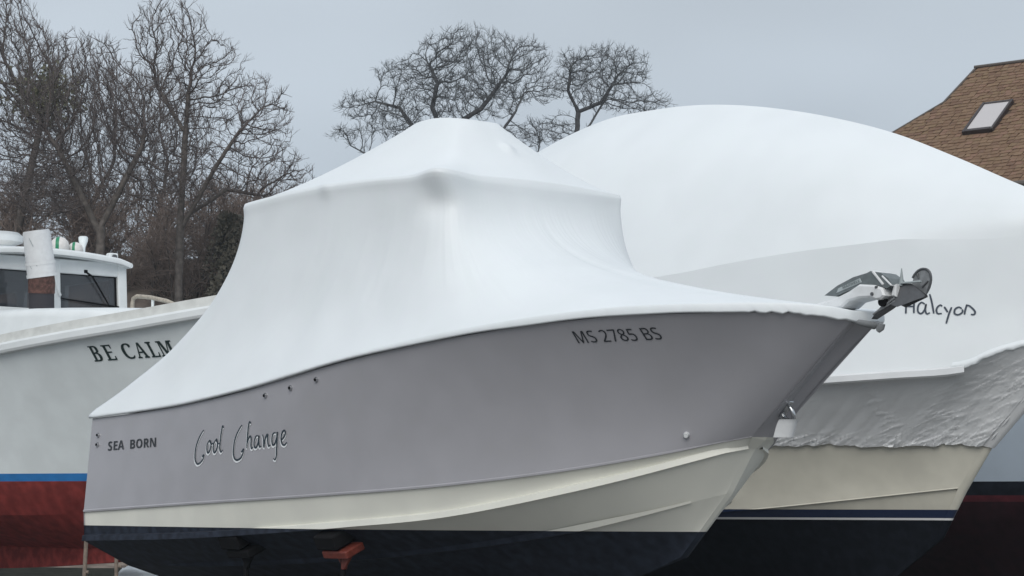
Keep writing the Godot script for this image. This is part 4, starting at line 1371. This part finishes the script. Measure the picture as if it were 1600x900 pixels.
# ------------------------------------------------------------------ building
func building() -> void:
	var at := Transform3D(Basis(Vector3.UP, -deg_to_rad(40.0)), Vector3(9.024, 0, -45.0))
	var o := thing("shingled_house", "brown shingle roofed house with a skylight, behind the domed cover", "house", at)
	var pit := deg_to_rad(38.5)
	var rh := 9.87
	var dn := Vector3(0, -sin(pit), cos(pit))
	var nn := Vector3(0, cos(pit), sin(pit))
	var P := func(r: float, s: float, up := 0.0) -> Vector3:
		return Vector3(r, rh, 0) + dn * s + nn * up
	var edge := [Vector2(0, 0), Vector2(-0.16, 1.25), Vector2(-0.80, 2.18), Vector2(-1.5, 3.1), Vector2(-2.4, 4.53)]
	var left := func(s: float) -> float:
		for k in edge.size() - 1:
			if s <= edge[k + 1].y:
				return lerpf(edge[k].x, edge[k + 1].x, (s - edge[k].y) / (edge[k + 1].y - edge[k].y))
		return -2.4
	var rt := 8.0
	# decks, front and back slopes
	var mb := MB.new()
	for k in edge.size() - 1:
		var a: Vector2 = edge[k]
		var b: Vector2 = edge[k + 1]
		mb.quad(P.call(a.x, a.y), P.call(rt, a.y), P.call(rt, b.y), P.call(b.x, b.y), nn)
		var ap: Vector3 = P.call(a.x, a.y)
		var bp: Vector3 = P.call(b.x, b.y)
		var ap2: Vector3 = P.call(rt, a.y)
		var bp2: Vector3 = P.call(rt, b.y)
		mb.quad(Vector3(ap.x, ap.y, -ap.z), Vector3(ap2.x, ap2.y, -ap2.z), Vector3(bp2.x, bp2.y, -bp2.z), Vector3(bp.x, bp.y, -bp.z), Vector3(0, nn.y, -nn.z))
		mb.quad(ap, bp, Vector3(bp.x, bp.y, -bp.z), Vector3(ap.x, ap.y, -ap.z), Vector3(-1, 0.5, 0))
	var roof := obj("roof", mb, M.roof_under, o)
	# walls
	mb = MB.new()
	var e: Vector3 = P.call(0, 4.3)
	mb.box(Vector3((rt - 2.2) * 0.5, (e.y - 0.1) * 0.5, 0), Vector3((rt + 2.0) * 0.5, (e.y - 0.1) * 0.5, e.z - 0.15), Basis.IDENTITY, 0.02)
	obj("wall", mb, M.wall_shingle, o)
	# trim along ridge, rake and eave
	mb = MB.new()
	mb.tube([P.call(-0.02, 0.0, 0.03), P.call(rt, 0.0, 0.03)], [0.035, 0.035], 6)
	obj("ridge_cap", mb, M.roof_trim, roof)
	mb = MB.new()
	for k in edge.size() - 1:
		mb.tube([P.call(edge[k].x, edge[k].y, 0.01), P.call(edge[k + 1].x, edge[k + 1].y, 0.01)], [0.022, 0.022], 6)
	obj("roof_edge", mb, M.roof_trim, roof)
	mb = MB.new()
	mb.tube([P.call(-2.4, 4.57, -0.02), P.call(rt, 4.57, -0.02)], [0.06, 0.06], 8)
	obj("gutter", mb, M.roof_trim, roof)
	# shingles, one by one where the photo shows them
	rng.seed = 77
	var tones := []
	for k in 9:
		var f := rng.randf_range(0.80, 1.2)
		tones.append(Color(0.185 * f, 0.122 * f * rng.randf_range(0.94, 1.04), 0.08 * f))
	var sm := mat(Color(1, 1, 1), 0.9, 0.0, 0.3)
	sm.vertex_color_use_as_albedo = true
	var shapes := []
	for k in 3:
		var s := MB.new()
		var w := 0.078
		var h := 0.10
		var t0 := 0.006
		var t1 := 0.022
		var y0 := -0.02 - 0.006 * k
		# wedge: thin at the top, thick at the butt; x across, z down the slope, y off the roof
		var a := Vector3(-w, t0, -h); var b := Vector3(w, t0, -h)
		var c := Vector3(w - 0.003 * k, t1, h + y0 + 0.02); var d := Vector3(-w, t1, h + y0 + 0.02 + 0.004 * k)
		s.quad(a, b, c, d, Vector3.UP)
		s.quad(d, c, Vector3(c.x, 0, c.z), Vector3(d.x, 0, d.z), Vector3(0, 0, 1))
		s.quad(a, d, Vector3(d.x, 0, d.z), Vector3(a.x, 0, a.z), Vector3(-1, 0, 0))
		s.quad(b, c, Vector3(c.x, 0, c.z), Vector3(b.x, 0, b.z), Vector3(1, 0, 0))
		shapes.append(s)
	var meshes := []
	for s in shapes:
		for m in tones:
			s.c.fill(m)
			meshes.append(s.done(sm))
	var rest := MB.new()
	var tilt := Basis(Vector3(1, 0, 0), Vector3(nn.x, nn.y, nn.z), dn)
	var count := 0
	for row in 39:
		var s := 0.07 + row * 0.115
		var x0: float = left.call(s) + 0.08
		var x: float = x0 + (0.0 if row % 2 == 0 else 0.03)
		var sh := rng.randf_range(0.0, 0.06)
		x += sh
		while x < rt - 0.1:
			var w := rng.randf_range(0.11, 0.16)
			var skip := s > 1.60 and s < 2.66 and x > 0.82 and x < 1.50
			if not skip:
				var tr := Transform3D(tilt * Basis.from_scale(Vector3(w / 0.16, rng.randf_range(0.8, 1.3), 1)), P.call(x, s + rng.randf_range(-0.008, 0.008), 0.002))
				if x > 0.0 and x < 2.8 and s > 1.2 and count < 300:
					count += 1
					var q := MeshInstance3D.new()
					q.mesh = meshes[rng.randi() % meshes.size()]
					q.transform = tr
					q.name = "shingle" if count == 1 else "shingle_%03d" % (count - 1)
					roof.add_child(q)
				else:
					var sp: MB = shapes[rng.randi() % 3]
					var base := rest.v.size()
					rest.col = tones[rng.randi() % 9]
					for i in sp.v.size():
						rest.vert(tr * sp.v[i], (tr.basis * sp.n[i]).normalized())
					for i in sp.ix:
						rest.ix.append(base + i)
			x += w + 0.006
	var rs := obj("shingles", rest, sm, roof)
	rs.set_meta("kind", "stuff")
	# skylight
	mb = MB.new()
	for q in [[0.87, 0.05, 2.13], [1.45, 0.05, 2.13]]:
		mb.box(P.call(q[0], q[2], 0.045), Vector3(0.028, 0.05, 0.53), tilt, 0.008)
	mb.box(P.call(1.16, 1.63, 0.045), Vector3(0.26, 0.045, 0.03), tilt, 0.008)
	mb.box(P.call(1.16, 2.62, 0.045), Vector3(0.26, 0.055, 0.04), tilt, 0.008)
	var sky := obj("skylight", mb, M.sky_frame, o)
	mb = MB.new()
	mb.box(P.call(1.16, 2.12, 0.055), Vector3(0.262, 0.02, 0.462), tilt, 0.002)
	obj("pane", mb, M.sky_glass, sky)

# ------------------------------------------------------------------ trees
# space colonisation: limbs grow towards points spread through the crown
func grow(seed_no: int, trunk: Array, blobs: Array, count: int, step: float, wob: float, reach: float, kill: float, tip: float, power: float) -> Dictionary:
	rng.seed = seed_no
	var pts := PackedVector3Array()
	var total := 0.0
	for b in blobs:
		total += b[2]
	for b in blobs:
		for k in int(count * b[2] / total):
			var p := Vector3()
			while true:
				p = Vector3(rng.randf_range(-1, 1), rng.randf_range(-1, 1), rng.randf_range(-1, 1))
				if p.length() <= 1.0 and p.length() > 0.25 * rng.randf():
					break
			pts.append(b[0] + p * b[1])
	var pos := PackedVector3Array()
	var par := PackedInt32Array()
	var kids := PackedInt32Array()
	trunk[0][0].y = bank_height(trunk[0][0].x, -trunk[0][0].z) - 0.3
	for line in trunk:
		var first := true
		for k in line.size() - 1:
			var a: Vector3 = line[k]
			var b: Vector3 = line[k + 1]
			var m := maxi(1, int(a.distance_to(b) / step))
			for q in m:
				var p := a.lerp(b, float(q) / m) + Vector3(rng.randf_range(-1, 1), 0, rng.randf_range(-1, 1)) * 0.06 * step * (0.0 if q == 0 else 1.0)
				var pr := pos.size() - 1
				if first:
					pr = -1
					var bd := 1e9
					for z in pos.size():
						if pos[z].distance_squared_to(p) < bd:
							bd = pos[z].distance_squared_to(p); pr = z
					first = false
				pos.append(p); par.append(pr); kids.append(0)
				if pr >= 0: kids[pr] += 1
	var cell := reach
	var hash_ := {}
	for i in pts.size():
		var c := Vector3i((pts[i] / cell).floor())
		if not hash_.has(c): hash_[c] = PackedInt32Array()
		hash_[c].append(i)
	var near := PackedInt32Array(); near.resize(pts.size()); near.fill(-1)
	var nd := PackedFloat32Array(); nd.resize(pts.size()); nd.fill(reach * reach)
	var alive := PackedByteArray(); alive.resize(pts.size()); alive.fill(1)
	var fresh := range(pos.size())
	for it in 160:
		for ni in fresh:
			var p: Vector3 = pos[ni]
			var c := Vector3i((p / cell).floor())
			for dx in [-1, 0, 1]:
				for dy in [-1, 0, 1]:
					for dz in [-1, 0, 1]:
						var key := c + Vector3i(dx, dy, dz)
						if not hash_.has(key): continue
						for a in hash_[key]:
							if alive[a] == 0: continue
							var d2: float = pts[a].distance_squared_to(p)
							if d2 < kill * kill:
								alive[a] = 0
							elif d2 < nd[a]:
								nd[a] = d2; near[a] = ni
		var pull := {}
		for a in pts.size():
			if alive[a] == 1 and near[a] >= 0:
				var d := (pts[a] - pos[near[a]]).normalized()
				pull[near[a]] = pull.get(near[a], Vector3.ZERO) + d
		fresh = []
		for ni in pull:
			if kids[ni] >= 3: 
				continue
			var d: Vector3 = pull[ni].normalized()
			d = (d + Vector3(rng.randf_range(-1, 1), rng.randf_range(-1, 1), rng.randf_range(-1, 1)) * wob).normalized()
			if par[ni] >= 0:
				d = (d + (pos[ni] - pos[par[ni]]).normalized() * 0.35).normalized()
			var np: Vector3 = pos[ni] + d * step
			pos.append(np); par.append(ni); kids.append(0); kids[ni] += 1
			fresh.append(pos.size() - 1)
		if fresh.is_empty() or pos.size() > 14000:
			break
	var n := pos.size()
	var acc := PackedFloat32Array(); acc.resize(n); acc.fill(0.0)
	var rad := PackedFloat32Array(); rad.resize(n)
	for i in range(n - 1, -1, -1):
		if acc[i] == 0.0: acc[i] = pow(tip, power)
		rad[i] = pow(acc[i], 1.0 / power)
		if par[i] >= 0: acc[par[i]] += acc[i]
	return {"pos": pos, "par": par, "rad": rad, "kids": kids}

func tree(called: String, label: String, t: Dictionary, twigs: int, twig_len: float, up: float, bark: Material, twig_m: Material, limit: float, tip: float) -> Node3D:
	var o := thing(called, label, "tree", Transform3D(), "bare winter trees behind the boats")
	var pos: PackedVector3Array = t.pos
	o.position = Vector3(pos[0].x, pos[0].y, pos[0].z)
	var org := pos[0]
	var tm := MB.new()
	var cm := MB.new()
	for i in range(1, pos.size()):
		var p: int = t.par[i]
		if p < 0: continue
		var r: float = minf(t.rad[i], limit)
		var rp: float = minf(t.rad[p], limit)
		rp = minf(rp, r * 1.6)
		if r > 0.045:
			tm.twig(pos[p] - org, pos[i] - org + (pos[i] - pos[p]) * 0.08, rp, r, 8)
		else:
			cm.twig(pos[p] - org, pos[i] - org, rp, r, 4 if r > 0.03 else 3)
		if r < 0.05:
			var dir := (pos[i] - pos[p]).normalized()
			for k in twigs:
				var d := (dir * 0.8 + Vector3(rng.randf_range(-1, 1), rng.randf_range(-0.6, 1) + up, rng.randf_range(-1, 1)) * 0.9).normalized()
				var a := pos[p].lerp(pos[i], rng.randf()) - org
				var b := a + d * twig_len * rng.randf_range(0.5, 1.0)
				cm.twig(a, b, tip * 0.9, tip * 0.6, 3)
				for z in 2:
					var d2 := (d + Vector3(rng.randf_range(-1, 1), rng.randf_range(-0.5, 1) + up, rng.randf_range(-1, 1)) * 0.7).normalized()
					cm.twig(a.lerp(b, rng.randf_range(0.4, 1.0)), b + d2 * twig_len * rng.randf_range(0.35, 0.8), tip * 0.65, tip * 0.4, 3)
	obj("trunk", tm, bark, o)
	obj("crown", cm, twig_m, o)
	return o

# photo-survey helper values: metres right of the lens axis and metres above the yard for things 60 m and 90 m away
func blob(x: float, y: float, d: float, rx: float, ry: float, rz: float, w: float) -> Array:
	return [Vector3(x, y, -d), Vector3(rx, ry, rz), w]

func trees() -> void:
	# two spreading oaks far behind
	var t := grow(4, [[Vector3(-2.6, 5.0, -90), Vector3(-2.75, 11, -90), Vector3(-2.6, 15.6, -90)], [Vector3(-2.75, 11.5, -90), Vector3(-4.2, 14.0, -90.3), Vector3(-6.3, 15.2, -90.5)], [Vector3(-2.65, 13.5, -90), Vector3(-0.6, 15.3, -89.6), Vector3(0.3, 16.6, -89.5)], [Vector3(-2.75, 12.5, -90), Vector3(-4.0, 16.0, -89.4)], [Vector3(-2.6, 15.3, -90), Vector3(-1.9, 16.1, -89.8), Vector3(-1.2, 16.5, -89.7), Vector3(-0.3, 17.7, -89.6)], [Vector3(-2.65, 15.5, -90), Vector3(-3.1, 16.6, -90.1), Vector3(-2.9, 17.6, -90.2), Vector3(-3.3, 18.5, -90.2)], [Vector3(-2.7, 14.9, -90), Vector3(-3.6, 15.6, -90.4), Vector3(-4.4, 16.7, -90.6), Vector3(-5.6, 17.0, -90.6)]],
		[blob(-1.5, 17.5, 90, 2.4, 1.5, 2.0, 3.6), blob(-3.4, 16.7, 90, 1.9, 1.0, 1.8, 2.2), blob(-1.6, 18.9, 90, 2.2, 0.8, 2.0, 3.0), blob(0.6, 18.5, 90, 1.0, 0.85, 1.4, 1.8), blob(-3.9, 17.9, 90, 1.5, 0.55, 1.6, 2.0), blob(-5.65, 16.6, 90, 1.2, 0.55, 1.4, 1.6), blob(-6.3, 15.6, 90, 0.8, 0.3, 1.0, 0.7), blob(-2.5, 17.4, 90, 1.7, 0.7, 1.7, 1.8), blob(-4.7, 15.9, 90, 1.1, 0.5, 1.3, 1.2), blob(-0.4, 17.2, 90, 1.2, 0.6, 1.5, 1.4), blob(1.2, 17.3, 90, 0.9, 0.6, 1.0, 0.9), blob(0.0, 15.35, 90, 1.0, 0.6, 1.2, 0.9)], 4700, 0.21, 0.5, 1.3, 0.22, 0.0085, 2.3)
	tree("oak_tree", "broad bare oak rising behind the peak of the nearer white cover", t, 3, 0.22, 0.1, M.bark_oak, M.twig_oak, 0.19, 0.0065)
	t = grow(8, [[Vector3(2.3, 5.0, -91), Vector3(2.35, 12, -91), Vector3(2.6, 16.7, -91)], [Vector3(2.5, 15.2, -91), Vector3(3.8, 17.3, -91)], [Vector3(2.35, 13.5, -91), Vector3(1.0, 15.0, -91.2)], [Vector3(2.6, 16.6, -91), Vector3(2.2, 17.4, -90.8), Vector3(2.35, 18.6, -90.8)], [Vector3(2.6, 16.6, -91), Vector3(3.5, 17.0, -91.2), Vector3(4.2, 18.1, -91.3)]],
		[blob(3.3, 17.7, 91, 1.7, 1.1, 1.5, 2.0), blob(3.6, 18.5, 91, 1.9, 0.75, 1.5, 2.2), blob(2.4, 18.1, 91, 0.7, 0.8, 1.2, 1.2), blob(4.6, 18.1, 91, 0.8, 0.4, 1.0, 0.8), blob(5.1, 16.9, 91, 1.4, 0.4, 1.2, 1.4), blob(3.2, 17.3, 91, 0.9, 0.4, 1.0, 0.7), blob(1.4, 15.8, 91, 1.1, 0.5, 1.2, 1.2)], 2700, 0.21, 0.5, 1.3, 0.22, 0.0085, 2.3)
	tree("oak_tree", "smaller bare oak right of the broad one, behind the domed cover", t, 3, 0.22, 0.1, M.bark_oak, M.twig_oak, 0.15, 0.0065)
	# the wood on the left
	t = grow(12, [[Vector3(-8.6, 4.6, -60), Vector3(-8.55, 8.6, -60), Vector3(-8.42, 11.5, -60), Vector3(-8.35, 12.3, -60)], [Vector3(-8.55, 8.4, -60), Vector3(-7.6, 10.0, -59.6), Vector3(-6.9, 11.0, -59.3)], [Vector3(-8.5, 8.7, -60), Vector3(-7.4, 9.5, -60.3), Vector3(-6.3, 9.35, -60.6)], [Vector3(-8.5, 11.0, -60), Vector3(-9.3, 12.3, -60.3)]],
		[blob(-8.9, 13.4, 60, 1.1, 1.3, 1.1, 2.2), blob(-8.1, 12.2, 60, 1.4, 1.4, 1.3, 2.4), blob(-6.6, 11.2, 60, 1.0, 1.3, 1.2, 2.2), blob(-6.2, 9.8, 60, 1.2, 0.75, 1.2, 1.6), blob(-8.0, 10.0, 60, 1.6, 1.0, 1.3, 1.6)], 3200, 0.15, 0.42, 0.9, 0.21, 0.0085, 2.45)
	tree("ash_tree", "tall bare tree with forked grey limbs, rightmost of the wood on the left", t, 2, 0.20, 0.15, M.bark, M.twig, 0.21, 0.0062)
	t = grow(15, [[Vector3(-10.3, 4.6, -57), Vector3(-10.05, 8.3, -57)], [Vector3(-10.1, 8.0, -57), Vector3(-11.2, 10.2, -57)], [Vector3(-10.05, 8.2, -57), Vector3(-9.0, 10.3, -57)]],
		[blob(-10.7, 11.2, 57, 1.8, 1.8, 1.4, 3.2), blob(-9.4, 10.8, 57, 1.2, 1.3, 1.2, 2.0), blob(-11.1, 9.2, 57, 1.4, 0.9, 1.2, 1.5), blob(-9.0, 9.2, 57, 1.2, 0.7, 1.0, 1.0)], 3000, 0.15, 0.35, 0.9, 0.2, 0.0085, 2.4)
	tree("maple_tree", "bare vase shaped tree left of the forked one, behind the wheelhouse", t, 2, 0.22, 0.35, M.bark, M.twig, 0.19, 0.0068)
	t = grow(19, [[Vector3(-13.1, 4.6, -62), Vector3(-13.2, 9.0, -62)], [Vector3(-13.2, 8.5, -62), Vector3(-12.6, 11.5, -62)]],
		[blob(-13.2, 12.2, 62, 1.4, 2.4, 1.5, 3.4), blob(-12.6, 9.8, 62, 1.5, 1.1, 1.3, 1.6), blob(-14.0, 14.2, 62, 1.3, 1.3, 1.2, 1.4)], 2800, 0.16, 0.35, 0.9, 0.2, 0.0085, 2.4)
	var c := tree("hornbeam_tree", "dense twiggy tree with a clump of ivy at the photo's left edge", t, 2, 0.26, 0.4, M.bark, M.twig, 0.2, 0.0068)
	# ivy clump
	rng.seed = 5
	var mb := MB.new()
	for k in 900:
		var p := Vector3(rng.randfn(0, 0.42), rng.randfn(0, 0.34), rng.randfn(0, 0.4)) + Vector3(0.65, 5.7, 0.3)
		var b := Basis(Vector3(rng.randfn(), rng.randfn(), rng.randfn()).normalized(), rng.randf() * TAU)
		var s := rng.randf_range(0.03, 0.065)
		mb.flat_tri(p + b * Vector3(-s, 0, 0), p + b * Vector3(s, 0, 0), p + b * Vector3(0, s * 1.6, 0.01), Vector3.UP)
		mb.flat_tri(p + b * Vector3(-s, 0, 0), p + b * Vector3(s, 0, 0), p + b * Vector3(0, -s * 0.8, 0.01), Vector3.UP)
	obj("ivy", mb, M.ivy, c)
	t = grow(23, [[Vector3(-11.9, 4.8, -66), Vector3(-12.0, 9.0, -66)]],
		[blob(-12.3, 12.4, 66, 1.7, 2.0, 1.4, 2.6), blob(-12.0, 10.0, 66, 1.8, 1.0, 1.3, 1.5)], 2000, 0.17, 0.45, 1.0, 0.22, 0.008, 2.4)
	tree("birch_tree", "slender bare tree with upright shoots between the two left trees", t, 2, 0.30, 0.6, M.bark, M.twig, 0.15, 0.0068)
	t = grow(29, [[Vector3(-10.2, 4.8, -68), Vector3(-10.3, 9.4, -68)]],
		[blob(-10.2, 12.0, 68, 1.5, 2.2, 1.4, 2.6), blob(-9.4, 10.0, 68, 1.8, 1.0, 1.3, 1.5)], 2000, 0.17, 0.5, 1.0, 0.22, 0.008, 2.4)
	tree("beech_tree", "bare tree behind the forked one, filling the middle of the wood", t, 2, 0.28, 0.4, M.bark, M.twig, 0.16, 0.0068)
	# thicket along the bank, bush by bush
	var labels := ["brown thicket bush at the left end of the bank", "brown thicket bush behind the white bucket", "brown thicket bush behind the round floats", "brown thicket bush behind the roof's right end", "brown thicket bush behind the hand rail", "brown thicket bush beside the left edge of the nearer cover", "brown thicket bush half hidden by the nearer cover", "tall sparse bush behind the left trees", "tall sparse bush behind the vase shaped tree", "tall sparse bush behind the forked tree", "tall sparse bush right of the forked tree", "tall sparse bush next to the dark evergreen"]
	var spots := [[-14.0, 63.0, 2.6], [-12.4, 62.0, 2.6], [-11.2, 63.0, 2.5], [-9.9, 62.5, 2.5], [-8.7, 62.0, 2.5], [-7.6, 62.5, 2.6], [-6.6, 63.0, 2.4], [-14.2, 67.0, 2.4], [-12.2, 68.0, 2.5], [-10.2, 67.0, 2.4], [-8.6, 68.0, 2.3], [-7.4, 67.0, 2.2]]
	for i in spots.size():
		rng.seed = 300 + i
		bush(spots[i][0], spots[i][1], spots[i][2], labels[i])
	# dark evergreen beside the near cover
	rng.seed = 41
	var ev := thing("evergreen_bush", "dark evergreen bush behind the left corner of the nearer cover", "bush", Transform3D(Basis.IDENTITY, Vector3(-7.5, 5.6, -61.5)))
	mb = MB.new()
	mb.tube([Vector3(0, -0.5, 0), Vector3(0.05, 1.5, 0), Vector3(0, 3.0, 0)], [0.07, 0.05, 0.02], 8)
	obj("trunk", mb, M.bark, ev)
	mb = MB.new()
	for k in 3400:
		var h := rng.randf()
		var a := rng.randf() * TAU
		var r := sqrt(rng.randf()) * (1.0 - 0.65 * h) * 0.95 * (0.75 + 0.35 * sin(a * 3.0 + h * 9.0))
		var p := Vector3(cos(a) * r, 0.7 + h * 2.7, sin(a) * r)
		var b := Basis(Vector3(rng.randfn(), rng.randfn(), rng.randfn()).normalized(), rng.randf() * TAU)
		var s := rng.randf_range(0.025, 0.05)
		mb.flat_tri(p + b * Vector3(-s, 0, 0), p + b * Vector3(s, 0, 0), p + b * Vector3(0, s * 3.2, 0.0), Vector3.UP)
	obj("foliage", mb, M.evergreen, ev)

func bush(x: float, d: float, h: float, label: String) -> void:
	var gy := bank_height(x, d)
	var o := thing("thicket_bush", label, "bush", Transform3D(Basis.IDENTITY, Vector3(x, gy, -d)), "brown bushes on the bank")
	var stems := MB.new()
	var mb := MB.new()
	for k in 21:
		var a := rng.randf() * TAU
		var p := Vector3(rng.randf_range(-0.5, 0.5), -0.1, rng.randf_range(-0.4, 0.4))
		var dir := Vector3(cos(a) * 0.45, 1.0, sin(a) * 0.45).normalized()
		var r := rng.randf_range(0.014, 0.026)
		var len := h * rng.randf_range(0.6, 1.0)
		var seg := 7
		for q in seg:
			var np := p + dir * len / seg
			stems.twig(p, np, r, r * 0.85, 4)
			r *= 0.85
			for z in 4:
				var d2 := (dir * 0.5 + Vector3(rng.randf_range(-1, 1), rng.randf_range(-0.5, 0.9), rng.randf_range(-1, 1))).normalized()
				var s := p.lerp(np, rng.randf())
				var e := s + d2 * rng.randf_range(0.3, 0.8)
				mb.twig(s, e, 0.009, 0.006, 3)
				for y in 2:
					var d3 := (d2 + Vector3(rng.randf_range(-1, 1), rng.randf_range(-0.6, 0.9), rng.randf_range(-1, 1)) * 0.9).normalized()
					var s3 := s.lerp(e, rng.randf_range(0.2, 1.0))
					mb.twig(s3, s3 + d3 * rng.randf_range(0.15, 0.45), 0.007, 0.004, 3)
			p = np
			dir = (dir + Vector3(rng.randf_range(-1, 1), rng.randf_range(-0.5, 0.5), rng.randf_range(-1, 1)) * 0.25).normalized()
	obj("stems", stems, M.bark, o).set_meta("kind", "stuff")
	obj("twig_mass", mb, M.brush, o).set_meta("kind", "stuff")

func bank_height(x: float, d: float) -> float:
	return 8.5 * smoothstep(52.0, 66.0, d) + 0.25 * sin(x * 0.9 + d * 0.3) + 0.15 * sin(x * 2.1)

# ------------------------------------------------------------------ ground
func ground() -> void:
	var mb := MB.new()
	mb.quad(Vector3(-600, 0, 200), Vector3(600, 0, 200), Vector3(600, 0, -900), Vector3(-600, 0, -900), Vector3.UP)
	struct("gravel_yard", mb, M.gravel)
	mb = MB.new()
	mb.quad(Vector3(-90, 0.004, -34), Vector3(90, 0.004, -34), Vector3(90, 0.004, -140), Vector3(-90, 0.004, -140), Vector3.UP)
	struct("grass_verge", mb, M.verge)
	var g := []
	for i in 41:
		var d := lerpf(51.0, 130.0, pow(i / 40.0, 1.6))
		var row := []
		for j in 81:
			var x := lerpf(-60.0, 60.0, j / 80.0)
			var hh := bank_height(x, d) * smoothstep(51.0, 54.0, d)
			row.append(Vector3(x, hh - 0.05, -d))
		g.append(row)
	mb = MB.new()
	mb.grid(g, false, 1.0)
	if mb.n[100].y < 0.0:
		mb = MB.new()
		mb.grid(g, false, -1.0)
	struct("wooded_bank", mb, M.earth)

# ------------------------------------------------------------------ overcast sky
func overcast() -> Image:
	var w := 768
	var h := 384
	var im := Image.create(w, h, false, Image.FORMAT_RGBF)
	var fn := FastNoiseLite.new()
	fn.seed = 2; fn.frequency = 1.1; fn.fractal_octaves = 4
	for y in h:
		var el := PI * (0.5 - (y + 0.5) / h)
		for x in w:
			var az := TAU * (x + 0.5) / w
			var dir := Vector3(cos(el) * sin(az), sin(el), cos(el) * cos(az))
			var up := maxf(dir.y, 0.0)
			var c := Color(0.45, 0.522, 0.595).lerp(Color(0.74, 0.80, 0.87), pow(up, 0.75))
			var p := dir / (0.25 + absf(dir.y))
			var k := 1.0 + 0.24 * fn.get_noise_3d(p.x, p.y * 2.0, p.z)
			if dir.y < 0.0:
				c = Color(0.2, 0.2, 0.2)
				k = 1.0
			im.set_pixel(x, y, Color(c.r * k, c.g * k, c.b * k))
	return im

func _ready() -> void:
	# camera: a long lens held at eye height, tilted up a little
	var cam := Camera3D.new()
	cam.name = "camera"
	cam.fov = 14.02
	cam.near = 0.1
	cam.far = 3000.0
	cam.position = Vector3(0, 1.6, 0)
	cam.rotation.x = deg_to_rad(5.06)
	add_child(cam)
	cam.current = true
	# overcast sky
	var we := WorldEnvironment.new()
	we.name = "environment"
	var env := Environment.new()
	env.background_mode = Environment.BG_SKY
	var sm := PanoramaSkyMaterial.new()
	sm.panorama = ImageTexture.create_from_image(overcast())
	var sky := Sky.new()
	sky.sky_material = sm
	env.sky = sky
	env.tonemap_mode = Environment.TONE_MAPPER_LINEAR
	env.tonemap_exposure = 1.0
	env.fog_enabled = true
	env.fog_density = 0.0006
	env.fog_light_color = Color(0.74, 0.79, 0.83)
	env.sdfgi_enabled = true
	env.ssao_enabled = true
	env.ssil_enabled = true
	we.environment = env
	add_child(we)
	# the sun behind thick cloud
	var sun := DirectionalLight3D.new()
	sun.name = "sun"
	sun.light_energy = 0.5
	sun.light_angular_distance = 40.0
	sun.light_color = Color(1.0, 0.98, 0.95)
	sun.shadow_enabled = true
	sun.rotation = Vector3(deg_to_rad(-36), deg_to_rad(-8), 0)
	add_child(sun)
	make_materials()
	ground()
	building()
	trees()
	blue_boat()
	halcyon()
	be_calm()
	cool_change()
	cool_cover()
	supports()
